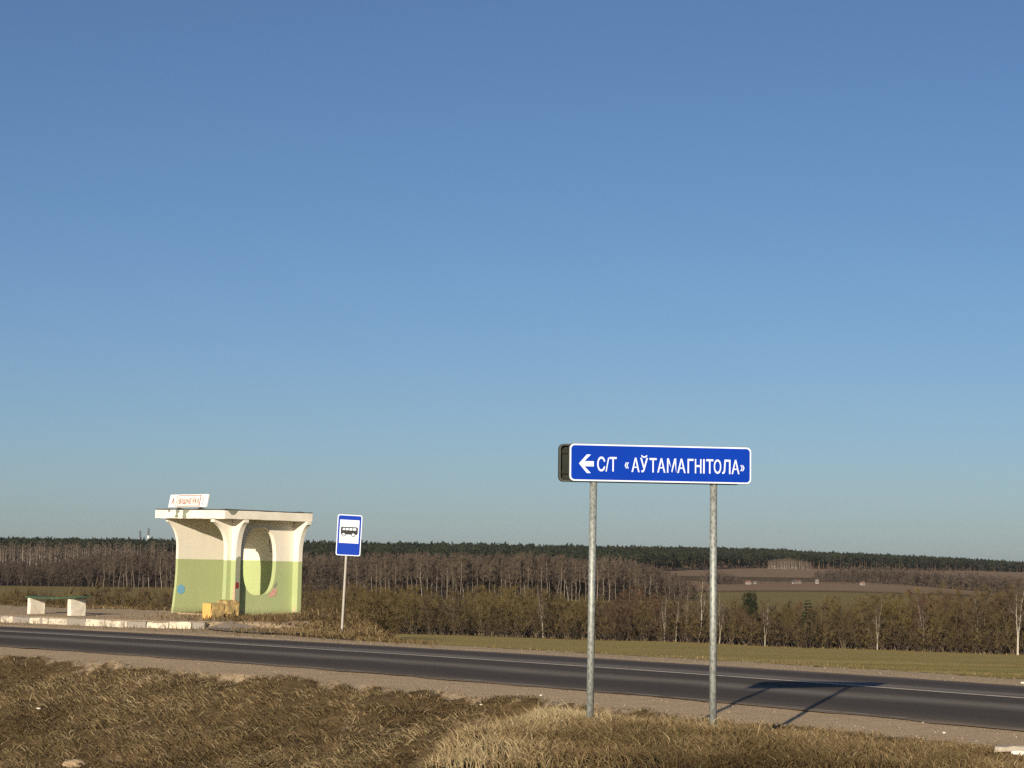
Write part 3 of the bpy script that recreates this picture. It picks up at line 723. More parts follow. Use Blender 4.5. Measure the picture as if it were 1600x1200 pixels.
# slight turn of the lettered face against the posts is nil; both boards clamp on the posts, back to back
plate('front_panel', [rrect(x0, x1, zb, zt, .05)], MAT['film'], sgn, FY, .012)
plate('blue_field', [rrect(x0 + .016, x1 - .016, zb + .016, zt - .016, .038)], MAT['blue'], sgn, FY - .0125, .0025)
fl = plate('panel_flange', [rrect(x0 - .004, x1 + .004, zb - .004, zt + .004, .052), rrect(x0 + .010, x1 - .010, zb + .010, zt - .010, .042)], MAT['rim'], sgn, FY + .030, .0295)
bx0, bx1 = x0 - .085, x1 - .085; BY0 = .066
rp = plate('rear_panel', [rrect(bx0, bx1, zb - .004, zt - .004, .05)], MAT['back'], sgn, BY0 + .012, .012); rp['label'] = 'dark back of the second board, turned the other way'
plate('panel_flange', [rrect(bx0 - .005, bx1 + .005, zb - .009, zt + .001, .055), rrect(bx0 + .012, bx1 - .012, zb + .008, zt - .016, .04)], MAT['rim'], sgn, BY0, .05)
for zz in (zb + .075, zt - .10):
    box('cross_rail', (bx0 + .03, bx1 - .03, .042, .062, zz, zz + .035), MAT['back'], sgn)
    for xx in (.0, pr.x): box('clamp', (xx - .055, xx + .055, FY + .001, .0415, zz - .002, zz + .037), MAT['galv'], sgn)
TY = FY - .0152
H_ = zt - zb
def fz(f): return zt - f * H_            # height by fraction from the top edge
def fxx(px): return x0 + (px - 205) / (1476 - 205) * (x1 - x0)
# the white arrow
ac = fz(.53); aw = fxx(370)
arrow = [(fxx(268), ac), (fxx(322), fz(.285)), (fxx(350), fz(.285)), (fxx(306), fz(.465)), (aw, fz(.465)), (aw, fz(.605)), (fxx(306), fz(.605)), (fxx(350), fz(.785)), (fxx(322), fz(.785))]
plate('arrow', [arrow], MAT['film'], sgn, TY, .002)
B = .010
text_mesh('С/Т', fxx(394), fxx(528), fz(.735), fz(.335), MAT['film'], 'lettering', sgn, .002, B, 0, TY)
text_mesh('«', fxx(584), fxx(613), fz(.640), fz(.475), MAT['film'], 'lettering', sgn, .002, B, 0, TY)
# letters one by one: left and right edges read off the board
LET = [('А', 632, 690), ('У', 692, 748), ('Т', 752, 806), ('А', 812, 868), ('М', 874, 930), ('А', 948, 1008), ('Г', 1020, 1066), ('Н', 1074, 1118), ('І', 1132, 1144), ('Т', 1158, 1208), ('О', 1212, 1262), ('Л', 1270, 1330), ('А', 1338, 1394)]
LET = [('А', 632, 688), ('У', 692, 746), ('Т', 757, 807), ('А', 812, 868), ('М', 880, 944), ('А', 952, 1010), ('Г', 1024, 1066), ('Н', 1076, 1122), ('І', 1134, 1145), ('Т', 1156, 1206), ('О', 1210, 1262), ('Л', 1270, 1328), ('А', 1336, 1392)]
for ch, a, b in LET:
    if ch == 'І': plate('lettering', [[(fxx(a), fz(.735)), (fxx(b), fz(.735)), (fxx(b), fz(.345)), (fxx(a), fz(.345))]], MAT['film'], sgn, TY, .002); continue
    text_mesh(ch, fxx(a), fxx(b), fz(.735), fz(.345), MAT['film'], 'lettering', sgn, .002, B, 0, TY)
bc = (fxx(692) + fxx(748)) / 2
arc = [(bc + .034 * math.cos(t), fz(.275) + .026 * math.sin(t)) for t in [math.pi + math.pi * i / 8 for i in range(9)]]
arc2 = [(bc + .020 * math.cos(t), fz(.275) + .012 * math.sin(t)) for t in [2 * math.pi - math.pi * i / 8 for i in range(9)]]
plate('breve', [arc + arc2], MAT['film'], sgn, TY, .002)
text_mesh('»', fxx(1398), fxx(1428), fz(.650), fz(.485), MAT['film'], 'lettering', sgn, .002, B, 0, TY)

# ------------------------------------------------------------------ culvert head by the road, bottom right, and litter
cu = empty('culvert_head', (5.45, 24.55, 0)); czz = gz(5.6, 24.6, False)
cu.location.z = czz + .02; cu.rotation_euler = (0, 0, R_(-28))
tag(cu, 'broken limewashed concrete culvert head sunk in the grass at the right end of the verge', 'culvert head')
def chunk(name, x0, x1, y0, y1, z0, z1, mat, amp, seed):
    bm = bmesh.new(); box_bm(bm, x0, x1, y0, y1, z0, z1, .015)
    bmesh.ops.subdivide_edges(bm, edges=bm.edges[:], cuts=3, use_grid_fill=True)
    for v in bm.verts:
        v.co += Vector((float(vnoise(v.co.x * 1 + v.co.z, v.co.y, 7, seed)), float(vnoise(v.co.y + v.co.z, v.co.x, 7, seed + 1)), float(vnoise(v.co.x, v.co.y + v.co.z, 7, seed + 2)))) * amp
    return link(name, bm_mesh(name, bm, mat), cu)
chunk('cap_slab', -.22, .22, .16, .40, -.12, .02, MAT['concrete'], .06, 2); chunk('cap_slab', .25, .95, .18, .42, -.12, .045, MAT['concrete'], .06, 12)
chunk('stone', .04, .26, -.06, .14, -.18, .0, MAT['lime'], .07, 5)
chunk('stone', .29, .80, -.10, .13, -.20, .03, MAT['lime'], .13, 8)
mk = empty('marker_stone', (8.72, 36.95, gz(8.72, 36.95, False) - .02), (0, 0, R_(-50)))
tag(mk, 'small whitewashed marker stone lying on the far edge of the road', 'marker stone')
bm = bmesh.new(); box_bm(bm, -.36, .4, -.08, .08, -.06, .05, .02); link('block', bm_mesh('block', bm, MAT['lime']), mk)
def lump(name, x, y, r, mat, label, cat, sx=1.5, sz=.6):
    bm = bmesh.new(); bmesh.ops.create_icosphere(bm, subdivisions=2, radius=r)
    for v in bm.verts:
        k = 1 + .6 * float(vnoise(v.co.x * 1 + x, v.co.y + v.co.z, 2.2 / r * .5, 3)); v.co = Vector((v.co.x * sx * k, v.co.y * k, v.co.z * sz * k))
    o = link(name, bm_mesh(name, bm, mat)); o.location = (x, y, gz(x, y) + r * sz * .5); o.rotation_euler = (0, 0, random.uniform(0, 3)); tag(o, label, cat); return o

# ------------------------------------------------------------------ dry grass
def make_grass():
    P = []; TI = []; LE = []; LIE = []; WD = []
    def sample(n, ymin, ymax, pxa, pxb, near_pow=1.0):
        u = rng.random(n); Y = (ymin ** near_pow + u * (ymax ** near_pow - ymin ** near_pow)) ** (1 / near_pow)
        px = pxa + rng.random(n) * (pxb - pxa); return Y * (px - 800) / 3500, Y
    def add(X, Y, tint, length, lie, width):
        P.append(np.stack([X, Y, hgt(X, Y)], -1)); TI.append(tint); LE.append(length); LIE.append(lie); WD.append(width)
    # near verge
    X, Y = sample(450000, 18.5, 47, -120, 1720, -.6)
    s, n = s_n(X, Y); xb = np.interp(Y, XBY, XBX); onm = X + 1.3 * vnoise(X, Y, 1.4, 61) + .35 * rng.standard_normal(len(X)) > xb - .30
    edge = .28 * vnoise(X, Y, .8, 8) + .3 * vnoise(X, Y, 3, 9) + .22 * rng.standard_normal(len(X))
    eb = np.interp(s, [-18, -12, -8, 0, 9], [.25, .1, -.25, -.1, .0])
    keep = (n < -5.45 + edge + eb) & ~((np.abs(X - 5.75) < .62) & (Y > 23.7) & (Y < 24.9))
    clump = vnoise(X, Y, 1.6, 21) + .7 * vnoise(X, Y, 4.5, 22)
    keep &= rng.random(len(X)) < np.clip(.8 + clump * 1.3, .06, 1)
    X, Y, n, onm, clump = X[keep], Y[keep], n[keep], onm[keep], clump[keep]; s = s[keep]
    m = len(X); patchy = vnoise(X, Y, .55, 31) + .6 * vnoise(X, Y, 2.2, 32)
    straw = vnoise(X, Y, 1.3, 41) > .10
    tint = np.where(onm, .40 + .15 * rng.standard_normal(m) + .42 * patchy, .47 + .19 * rng.standard_normal(m) + .42 * patchy)
    # a brighter fringe of upright straw along the crest of the mound and under the left post
    crest = np.exp(-((X - np.interp(Y, XBY, XBX) - .25) / .55) ** 2) * onm + np.exp(-((n + 9.6) / 1.3) ** 2) * onm * .5
    tint = tint + crest * .30
    tint = tint - .22 * (1 - np.clip(crest, 0, 1)) * onm * ss((25 - Y) / 4) * ss((X - .2) / 1.5)
    tint = np.clip(tint, 0, .93); gr = rng.random(m) < .02; tint = np.where(gr, 1.0, tint)
    length = np.where(onm, .09 + .09 * rng.random(m) + .03 * crest, .13 + .15 * rng.random(m))
    length = length * (.28 + .72 * ss((-n - 5.0) / 2.2))
    tall = rng.random(m) < .03; length = np.where(tall, length * 1.5, length)
    lie = np.where(onm, np.clip(1.0 - .35 * crest + .18 * rng.standard_normal(m), .15, 1.3), np.clip(1.40 + .10 * rng.standard_normal(m), 1.16, 1.54))
    add(X, Y, tint, length, lie, np.where(onm, .0075, .010) * (1 + .5 * rng.random(m)))
    # sparse tufts on the gravel, on the berm and at the back of the platform
    X, Y = sample(90000, 40, 75, -60, 690, 1.0); s, n = s_n(X, Y); kn = np.interp(s, KS, KN)
    dens = np.zeros(len(X))
    berm = np.exp(-((s - 15.5) / 3.4) ** 2 - ((n - 9.8) / 2.1) ** 2)
    dens += np.clip(berm * 2.6, 0, 1) + .9 * ((s > 9.3) & (s < 16) & (n > 5.7) & (n < 14))
    dens += .5 * ((n > 13.2) & (n < 17)); dens += .05 * ((n > 3.9) & (n < kn))
    dens += .6 * ((s > 10.5) & (s < 13.2) & (n > 5.6) & (n < 8.5))
    dens += .35 * (n > 11.5) * (n < 14) * (s < 24)
    k = rng.random(len(X)) < dens * (.75 + vnoise(X, Y, 2, 5)); X, Y, n, s, kn = X[k], Y[k], n[k], s[k], kn[k]; m = len(X)
    add(X, Y, np.clip(.33 + .15 * rng.standard_normal(m) + .3 * vnoise(X, Y, 1.2, 6), 0, .9), .07 + .12 * rng.random(m), np.clip(.9 + .25 * rng.standard_normal(m), .2, 1.4), np.full(m, .018))
    # fringe along the edge of the field beyond the road
    X, Y = sample(9000, 34, 62, 640, 1680, 1.0); s, n = s_n(X, Y); e = .5 * vnoise(X, Y, .8, 8) + .3 * vnoise(X, Y, 3, 9)
    k = (n > 4.9 + e) & (n < 6.6 + e); X, Y = X[k], Y[k]; m = len(X)
    add(X, Y, np.clip(.35 + .15 * rng.standard_normal(m), 0, .9), .03 + .04 * rng.random(m), np.clip(.6 + .3 * rng.standard_normal(m), .2, 1.4), np.full(m, .014))
    # ragged dead stalks at the far end of the field, in front of the trees
    X, Y = sample(6000, 288, 350, 600, 1700, 1.0); px = 800 + 3500 * X / Y; yb = np.interp(px, [640, 1000, 1600], [346, 325, 298]); k = (np.abs(Y - yb + 2) < 4); X, Y = X[k], Y[k]; m = len(X)
    add(X, Y, np.clip(.4 + .15 * rng.standard_normal(m), 0, .9), .2 + .25 * rng.random(m), np.clip(.5 + .2 * rng.standard_normal(m), 0, .8), np.full(m, .06))
    P_ = np.concatenate(P); ti = np.concatenate(TI); le = np.concatenate(LE); li = np.concatenate(LIE); wd = np.concatenate(WD); m = len(P_)
    # lodged grass leans in drifts, mostly down the bank to the lower left
    az = R_(212) + 1.5 * vnoise(P_[:, 0], P_[:, 1], .9, 51) + .35 * rng.standard_normal(m)
    rnd = rng.random(m) < np.where((li > 1.15), .38, .6); az = np.where(rnd, rng.random(m) * 2 * math.pi, az)
    dx, dy = np.cos(az), np.sin(az); sl = np.sin(li); cl = np.cos(li)
    wx = rng.standard_normal(m); wy = rng.standard_normal(m) * .5; wl = np.hypot(wx, wy) + 1e-6; wx, wy = wx / wl, wy / wl
    W = np.stack([wx, wy, .2 * rng.standard_normal(m)], -1) * wd[:, None]
    mid = P_ + np.stack([dx * sl * .35, dy * sl * .35, cl * .55 + .12], -1) * le[:, None]
    tip = P_ + np.stack([dx * sl, dy * sl, cl * .9 + .02 + .10 * rng.random(m)], -1) * le[:, None]
    tip[:, 2] += .12 * le * sl * (dy > .1)
    base = P_ - np.array([0, 0, .02])
    V = np.stack([base - W / 2, base + W / 2, mid - W * .42, mid + W * .42, tip], 1).reshape(-1, 3)
    I = (np.arange(m) * 5)[:, None]
    F = np.concatenate([I + [0, 1, 3], I + [0, 3, 2], I + [2, 3, 4]], 1).reshape(-1, 3)
    me = fast_tris('dry_grass', V, F, [MAT['grass']], attrs={'tint': np.repeat(ti, 5)})
    tag(link('dry_grass', me), 'dry matted winter grass on the verge and around the sign posts', 'grass', kind='stuff')
make_grass()

def make_pebbles():
    n = 9000; Y = (22.0 ** -.5 + rng.random(n) * (66.0 ** -.5 - 22.0 ** -.5)) ** -2; px = -80 + rng.random(n) * 1760; X = Y * (px - 800) / 3500
    s, nn = s_n(X, Y); k = ((nn > -5.9) & (nn < -3.85)) | ((nn > 3.65) & (nn < 5.4)) | ((s > 16) & (nn > 6) & (nn < 13) & (rng.random(n) < .5)); X, Y = X[k], Y[k]; m = len(X)
    r = .006 + .018 * rng.random(m) ** 4
    P = np.stack([X, Y, hgt(X, Y) + r * .25], -1)
    octa = np.array([[1, 0, 0], [0, 1, 0], [-1, 0, 0], [0, -1, 0], [0, 0, .7], [0, 0, -.7]], float)
    V = P[:, None, :] + octa[None] * r[:, None, None] * (1 + .5 * rng.standard_normal((m, 6, 1)) * .5)
    f = np.array([[0, 1, 4], [1, 2, 4], [2, 3, 4], [3, 0, 4], [1, 0, 5], [2, 1, 5], [3, 2, 5], [0, 3, 5]])
    F = ((np.arange(m) * 6)[:, None, None] + f[None]).reshape(-1, 3)
    tag(link('gravel', fast_tris('gravel', V.reshape(-1, 3), F, [MAT['pebble']])), 'loose gravel on the road shoulders', 'gravel', kind='stuff')
make_pebbles()
def far_pt(px, y, zg=-.9):      # where a line of sight meets the verge, used to set the litter down
    v = Vector(((px - 800) / 3500, 1, 0)); Y = 20.0
    best = None
    for i in range(400):
        Y = 18 + i * .05; x = (px - 800) / 3500 * Y; z = gz(x, Y); yy = 870 + .011 * (px - 800) + (EYE - z) * 3500 / Y
        if yy <= y: return x, Y
    return x, Y
for (px, y, r, mat, lab, cat, sx) in ((130, 1195, .13, 'sand', 'sandy boulder at the bottom of the ditch bank, lower left', 'rock', 1.4), (72, 1077, .028, 'paper', 'small scrap of white litter on the left part of the bank', 'litter', 1.5), (10, 1161, .03, 'paper', 'tiny white scrap of litter low on the bank by the left edge', 'litter', 1.2), (757, 1100, .02, 'paper', 'white scrap of litter on the bank left of the left sign post', 'litter', 1.8), (1475, 1143, .02, 'paper', 'small white pebble on the gravel right of the sign', 'pebble', 1.5), (850, 1085, .018, 'paper', 'pale pebble on the near gravel shoulder', 'pebble', 1.2)):
    x, y_ = far_pt(px, y); lump({'rock': 'rock', 'litter': 'litter', 'pebble': 'pebble'}[cat], x, y_, r, MAT[mat], lab, cat, sx)

# ------------------------------------------------------------------ tree templates
def unit(v): return v / (np.linalg.norm(v) + 1e-9)
class Tree:
    def __init__(s): s.TV = []; s.TF = []; s.nt = 0; s.CV = []; s.rs = np.random.default_rng(1)
    def limb(s, p0, p1, r0, r1, k=4):
        d = unit(p1 - p0); a = unit(np.cross(d, [.3, .9, .1])); b = np.cross(d, a)
        t = np.arange(k) * 2 * math.pi / k; ring = np.cos(t)[:, None] * a + np.sin(t)[:, None] * b
        s.TV.append(np.concatenate([p0 + ring * r0, p1 + ring * r1])); i0 = s.nt; s.nt += 2 * k
        for i in range(k):
            j = (i + 1) % k; s.TF.append((i0 + i, i0 + j, i0 + k + j)); s.TF.append((i0 + i, i0 + k + j, i0 + k + i))
    def twig(s, p, d, L, w):
        n = unit(np.cross(d, s.rs.standard_normal(3))); s.CV.append(np.stack([p - n * w / 2, p + n * w / 2, p + d * L]))
    def out(s):
        TV = np.concatenate(s.TV) if s.TV else np.zeros((0, 3)); CV = np.concatenate(s.CV) if s.CV else np.zeros((0, 3))
        return TV, np.array(s.TF, int).reshape(-1, 3), CV, np.arange(len(CV)).reshape(-1, 3)

def bare_tree(seed, H=8., stems=2, spread=.16, nb=13, nsub=5, nt=9, tw=.035, tl=.8, start=.22, up=.9, tr=.09, width=1.0, trunkk=5):
    T = Tree(); r = T.rs = np.random.default_rng(seed)
    for q in range(stems):
        a = r.random() * 6.28; lean = np.array([math.cos(a), math.sin(a), 0]) * spread * (stems > 1) * (.4 + r.random())
        hh = H * (.78 + .22 * r.random()) if q else H
        pts = [np.array([math.cos(a), math.sin(a), 0]) * .12 * (stems > 1)]; ns = 6
        for i in range(ns): pts.append(pts[-1] + np.array([lean[0], lean[1], 1]) * hh / ns + np.append(r.standard_normal(2) * .035 * hh / ns * 2, 0))
        rad = tr * (.8 + .4 * r.random())
        for i in range(ns): T.limb(pts[i], pts[i + 1], rad * (1 - i / ns * .85), rad * (1 - (i + 1) / ns * .85), trunkk if i < 3 else 3)
        for b in range(nb):
            t = start + (1 - start) * (b + r.random()) / nb; t = min(t, .98); f = t * ns; i = int(f); p = pts[i] + (pts[i + 1] - pts[i]) * (f - i)
            az = r.random() * 6.28; el = up * (.6 + .5 * r.random()); L = hh * .34 * width * (1.08 - t) ** .6 * (.6 + .6 * r.random()) 
            d = np.array([math.cos(az) * math.cos(el), math.sin(az) * math.cos(el), math.sin(el)])
            m = p + d * L * .5 + r.standard_normal(3) * .05 * L; e = m + unit(d + [0, 0, .35]) * L * .5
            rb = rad * (1 - t * .8) * .42; T.limb(p, m, rb, rb * .6, 3); T.limb(m, e, rb * .6, rb * .2, 3)
            for k in range(nsub):
                u = .25 + .75 * (k + r.random()) / nsub; pp = p + (m - p) * u * 2 if u < .5 else m + (e - m) * (u - .5) * 2
                dd = unit(d + r.standard_normal(3) * .55 + [0, 0, .25]); LL = L * .42 * (1.2 - u) + .25 * tl
                T.twig(pp, dd, LL, tw * 1.3)
                for j in range(nt):
                    v = r.random(); T.twig(pp + dd * LL * v, unit(dd + r.standard_normal(3) * .6 + [0, 0, .3]), tl * (.5 + .7 * r.random()), tw * (.7 + .5 * r.random()))
    return T.out()

def conifer(seed, H=9., W=1.9, n=900, kind='spruce', cl=.55, clw=.16, start=.12):
    T = Tree(); r = T.rs = np.random.default_rng(seed)
    T.limb(np.zeros(3), np.array([0, 0, H * .95]), H * .014, .02, 5)
    if kind == 'pine': centres = [(r.normal(0, W * .35), r.normal(0, W * .35), H * (.55 + .42 * r.random()), W * (.28 + .2 * r.random())) for _ in range(12)]
    for i in range(n):
        if kind == 'spruce':
            t = start + (1 - start) * (1 - math.sqrt(r.random() * .98)); az = r.random() * 6.28; lay = math.floor(t * 17) / 17
            rr = W * (1 - lay) ** .85 * (.82 + .3 * math.sin(az * 3 + lay * 40)) * (.35 + .65 * math.sqrt(r.random()))
            p = np.array([math.cos(az) * rr, math.sin(az) * rr, H * (lay + .02) - rr * .22 + r.normal(0, .07)]); d = unit(np.array([math.cos(az), math.sin(az), -.3]) + r.standard_normal(3) * .3)
        else:
            c = centres[r.integers(len(centres))]; q = unit(r.standard_normal(3)) * c[3] * r.random() ** .33; p = np.array(c[:3]) + q * [1, 1, .7]; d = unit(q + [0, 0, .4 * c[3]])
        T.twig(p, d, cl * (.6 + .6 * r.random()), clw * (.7 + .6 * r.random()))
    return T.out()

def template_meshes(tp, trunk_mat, crown_mat, nm):
    TV, TF, CV, CF = tp
    z = lambda n: {'tint': np.zeros(n)}
    return fast_tris(nm + '_trunk', TV, TF, [trunk_mat], attrs=z(len(TV))), fast_tris(nm + '_crown', CV, CF, [crown_mat], attrs=z(len(CV)))

def put_tree(name, meshes, x, y, sc, rz, label, cat, group, sx=None, z=None):
    t = empty(name, (x, y, (gz(x, y) if z is None else z) - .1), (0, 0, rz)); t.scale = (sx or sc, sx or sc, sc)
    tag(t, label, cat, group); link('trunk', meshes[0], t); link('crown', meshes[1], t); return t

def bake(name, items, templates, mats, label, cat):
    """many trees as one mesh: items = (x, y, z, scale xy, scale z, rot, template, tint)"""
    Vs, Fs, Ms, Ts = [], [], [], []; off = 0
    items = np.array(items)
    for ti, tp in enumerate(templates):
        it = items[items[:, 6] == ti]
        if not len(it): continue
        TV, TF, CV, CF = tp; V0 = np.concatenate([TV, CV]); F0 = np.concatenate([TF, CF + len(TV)]); m0 = np.concatenate([np.zeros(len(TF), int), np.ones(len(CF), int)])
        c, s = np.cos(it[:, 5]), np.sin(it[:, 5])
        X = (V0[None, :, 0] * c[:, None] - V0[None, :, 1] * s[:, None]) * it[:, 3:4] + it[:, 0:1]
        Y = (V0[None, :, 0] * s[:, None] + V0[None, :, 1] * c[:, None]) * it[:, 3:4] + it[:, 1:2]
        Z = V0[None, :, 2] * it[:, 4:5] + it[:, 2:3]
        k = len(it); Vs.append(np.stack([X, Y, Z], -1).reshape(-1, 3)); Fs.append((F0[None] + (np.arange(k) * len(V0))[:, None, None]).reshape(-1, 3) + off)
        Ms.append(np.tile(m0, k)); Ts.append(np.repeat(it[:, 7], len(V0))); off += k * len(V0)
    me = fast_tris(name, np.concatenate(Vs), np.concatenate(Fs), mats, np.concatenate(Ms), {'tint': np.concatenate(Ts)})
    return tag(link(name, me), label, cat, kind='stuff')

PX = lambda px, Y: Y * (px - 800) / 3500
# --- the near belt of bare trees beyond the field, about 300 m off
near_tp = [bare_tree(100 + i, 8, stems=(3 if i % 3 else 2), spread=.22, nb=13, nsub=5, nt=7, tw=.055, tl=.85, start=.10, up=.75, tr=.10, width=1.05) for i in range(9)]
near_m = [template_meshes(t, MAT['barkg'], MAT['twig'], 'bare_tree') for t in near_tp]
def recolour(ms, cm):
    out = []
    for a, b in ms: c = b.copy(); c.materials.clear(); c.materials.append(cm); out.append((a, c))
    return out
near_o = recolour(near_m[:5], MAT['twigo']); near_r = recolour(near_m[4:], MAT['twigr'])
tall_tp = [bare_tree(200 + i, 11, stems=(1 if i % 2 else 2), spread=.07, nb=16, nsub=4, nt=7, tw=.05, tl=.8, start=.35, up=1.0, tr=.075, width=.6) for i in range(5)]
tall_m = [template_meshes(t, MAT['barkp'], MAT['twigb'], 'birch') for t in tall_tp]
tall_w = []
for a, b in tall_m: c = a.copy(); c.materials.clear(); c.materials.append(MAT['barkw']); tall_w.append((c, b))
def belt_base(px): return float(np.interp(px, [470, 640, 1000, 1600, 1800], [352, 348, 327, 300, 292]))
def belt_top_y(px):  # how high the belt stands: image row of its top, turned into a height in metres below
    return float(np.interp(px, [470, 560, 650, 760, 800, 880, 930, 1000, 1050, 1120, 1160, 1200, 1240, 1300, 1380, 1480, 1600, 1750], [918, 906, 912, 908, 902, 910, 924, 914, 928, 938, 932, 936, 940, 926, 922, 906, 904, 900]))
def zone(px):
    return ('in the thicket between bus shelter and bus stop sign' if px < 545 else 'in the thicket just right of the bus stop sign' if px < 700 else 'in the thicket between stop sign and left sign post' if px < 920
            else 'in the thicket between the two blue sign posts' if px < 1115 else 'between the right sign post and the green spruce' if px < 1260 else 'in the thicket right of the green spruce' if px < 1440 else 'in the thicket towards the right edge')
rt = random.Random(5)
N_NEAR = 0
for row, dY in enumerate((1, 6, 12, 20, 30)):
    px = 478 + row * 5
    while px < 1700:
        Y = belt_base(px) + dY + rt.uniform(-2.5, 2.5); X = PX(px, Y); z = gz(X, Y)
        top = belt_top_y(px); Ht = (EYE - z) - (top - 870 - .011 * (px - 800)) * Y / 3500
        hs = Ht * rt.uniform(.74, 1.04) * (1 if row > 1 else .84)
        i = rt.randrange(9); k = hs / 8.6
        olive = rt.random() < (.75 if (740 < px < 905 or 1300 < px < 1420 or 600 < px < 660) else .12); red = rt.random() < (.6 if (540 < px < 600 or 920 < px < 1000 or 1420 < px < 1500) else .15)
        put_tree('bare_tree', rt.choice(near_o) if olive else rt.choice(near_r) if red else near_m[i], X, Y, k, rt.uniform(0, 6.28), ('front row bare alder, ' if row == 0 else 'bare alder behind the front row, ' if row < 3 else 'bare alder at the back, ') + zone(px), 'tree', ('leafless alders of the front row, ' if row == 0 else 'leafless alders behind the front row, ' if row < 3 else 'leafless alders at the back, ') + zone(px), sx=k * rt.uniform(.85, 1.15))
        N_NEAR += 1; px += rt.uniform(16, 27)
# birches and pale stems that stand out in the belt
for (px, Hh, dY, lab) in ((1590, 10.0, -3, 'tall white birch standing out at the right edge of the photo'), (1042, 6.8, -1, 'pale stemmed tree with fanned branches left of the right sign post, left of its row'), (1058, 7.6, 0, 'pale stemmed tree, second in the light row left of the right sign post'), (1077, 8.2, 2, 'pale birch stem, third in the light row left of the right sign post'), (1094, 9.4, 1, 'tallest pale birch just left of the right sign post'), (1126, 7.2, -1, 'pale birch just right of the right sign post'), (853, 7.8, -2, 'lone thin pale trunk in the thicket left of the left sign post'), (1197, 6.8, -2, 'pale trunk between the dark pine and the green spruce'), (1372, 7.0, -2, 'pair of pale trunks in the belt right of the spruce'), (1524, 8.0, 1, 'pale trunk in the belt two trees left of the white birch'), (568, 8.2, -2, 'pale grey tree in the thicket just right of the bus stop sign'), (1445, 7.4, 0, 'pale trunk rising from the belt right of centre, far right part')):
    Y = belt_base(px) + dY - 1; X = PX(px, Y); i = rt.randrange(5)
    put_tree('birch_tree', tall_w[i] if px in (1590, 1094) else tall_m[i], X, Y, Hh / 11, rt.uniform(0, 6.28), lab, 'birch tree', None, sx=Hh / 11 * 1.0)
sp = template_meshes(conifer(1, 9, 1.7, 1500), MAT['barkd'], MAT['needlen'], 'spruce')
pi = template_meshes(conifer(2, 9, 2.6, 1400, 'pine', .5, .14), MAT['barka'], MAT['needle'], 'pine')
Yq = belt_base(1264) + 4; put_tree('spruce_tree', sp, PX(1264, Yq), Yq, .78, 0, 'green spruce rising from the bare thicket right of the sign', 'spruce tree', None, sx=1.05)
Yq = belt_base(1176) + 0; put_tree('pine_tree', pi, PX(1176, Yq), Yq, .84, 1, 'dark pine in the bare thicket just right of the right sign post', 'pine tree', None, sx=.6)
# undergrowth at the foot of the belt
brush = [bare_tree(400 + i, 2.6, stems=3, spread=.4, nb=3, nsub=2, nt=5, tw=.07, tl=.55, start=.1, up=.7, tr=.03, width=1.3, trunkk=3) for i in range(3)]
it = []
for px in np.arange(470, 1720, 3.6):
    for r_ in range(2):
        Y = belt_base(px) + rt.uniform(-4, 12); X = PX(px + rt.uniform(-2, 2), Y); k = rt.uniform(.7, 1.5); it.append((X, Y, gz(X, Y) - .1, k * 1.2, k, rt.uniform(0, 6.28), rt.randrange(3), rt.random()))
bake('undergrowth', it, brush, [MAT['barka'], MAT['twig']], 'low brown brushwood along the foot of the near trees', 'undergrowth')

# --- bushes in the dip behind the platform, left part
bush_tp = [bare_tree(300 + i, 5, stems=5, spread=.38, nb=8, nsub=4, nt=7, tw=.045, tl=.7, start=.08, up=.7, tr=.045, width=1.15, trunkk=3) for i in range(5)]
bush_m = [template_meshes(t, MAT['barkg'], MAT['twig'], 'bare_bush') for t in bush_tp]
def bush_top(px): return float(np.interp(px, [-100, 0, 20, 45, 75, 92, 112, 130, 160, 190, 230, 270, 340, 470, 560], [932, 930, 916, 922, 920, 912, 928, 930, 920, 915, 922, 925, 930, 922, 915]))
for row, Yb in enumerate((140, 158, 178, 205)):
    px = -70 + row * 9
    while px < 610:
        Y = Yb + rt.uniform(-7, 7); X = PX(px, Y); z = gz(X, Y); Ht = (EYE - z) - (bush_top(px) + rt.uniform(0, 14) - 870 - .011 * (px - 800)) * Y / 3500
        Ht = max(1.5, min(Ht, 8)); k = Ht / 5.2; i = rt.randrange(5)
        where = 'behind the bench' if px < 140 else 'between the bench and the bus shelter' if px < 275 else 'seen past the right side of the bus shelter'
        put_tree('bush', bush_m[i], X, Y, k, rt.uniform(0, 6.28), 'bare olive brown bush in the dip ' + where, 'bush', 'bare bushes in the dip ' + where, sx=k * rt.uniform(.9, 1.3) * 1.0)
        px += rt.uniform(24, 40) if row < 3 else rt.uniform(20, 34)

# --- the middle woods
slim = [bare_tree(500 + i, 16, stems=1, nb=16, nsub=4, nt=7, tw=.10, tl=1.7, start=.40, up=1.0, tr=.135, width=.5, trunkk=3) for i in range(6)]
slim_m = [template_meshes(t, MAT['barkf'], MAT['twigb'], 'slim_birch') for t in slim]
ald = [bare_tree(600 + i, 13, stems=2, spread=.1, nb=10, nsub=3, nt=6, tw=.17, tl=1.6, start=.2, up=.9, tr=.16, width=.7, trunkk=3) for i in range(5)]
ald_m = [template_meshes(t, MAT['barka'], MAT['twigp'], 'slim_alder') for t in ald]
def mid_top(px): return float(np.interp(px, [-80, 60, 170, 270, 470, 560, 640, 700, 800, 900, 1000, 1040, 1075], [878, 876, 866, 864, 870, 872, 865, 868, 867, 874, 880, 890, 906]))
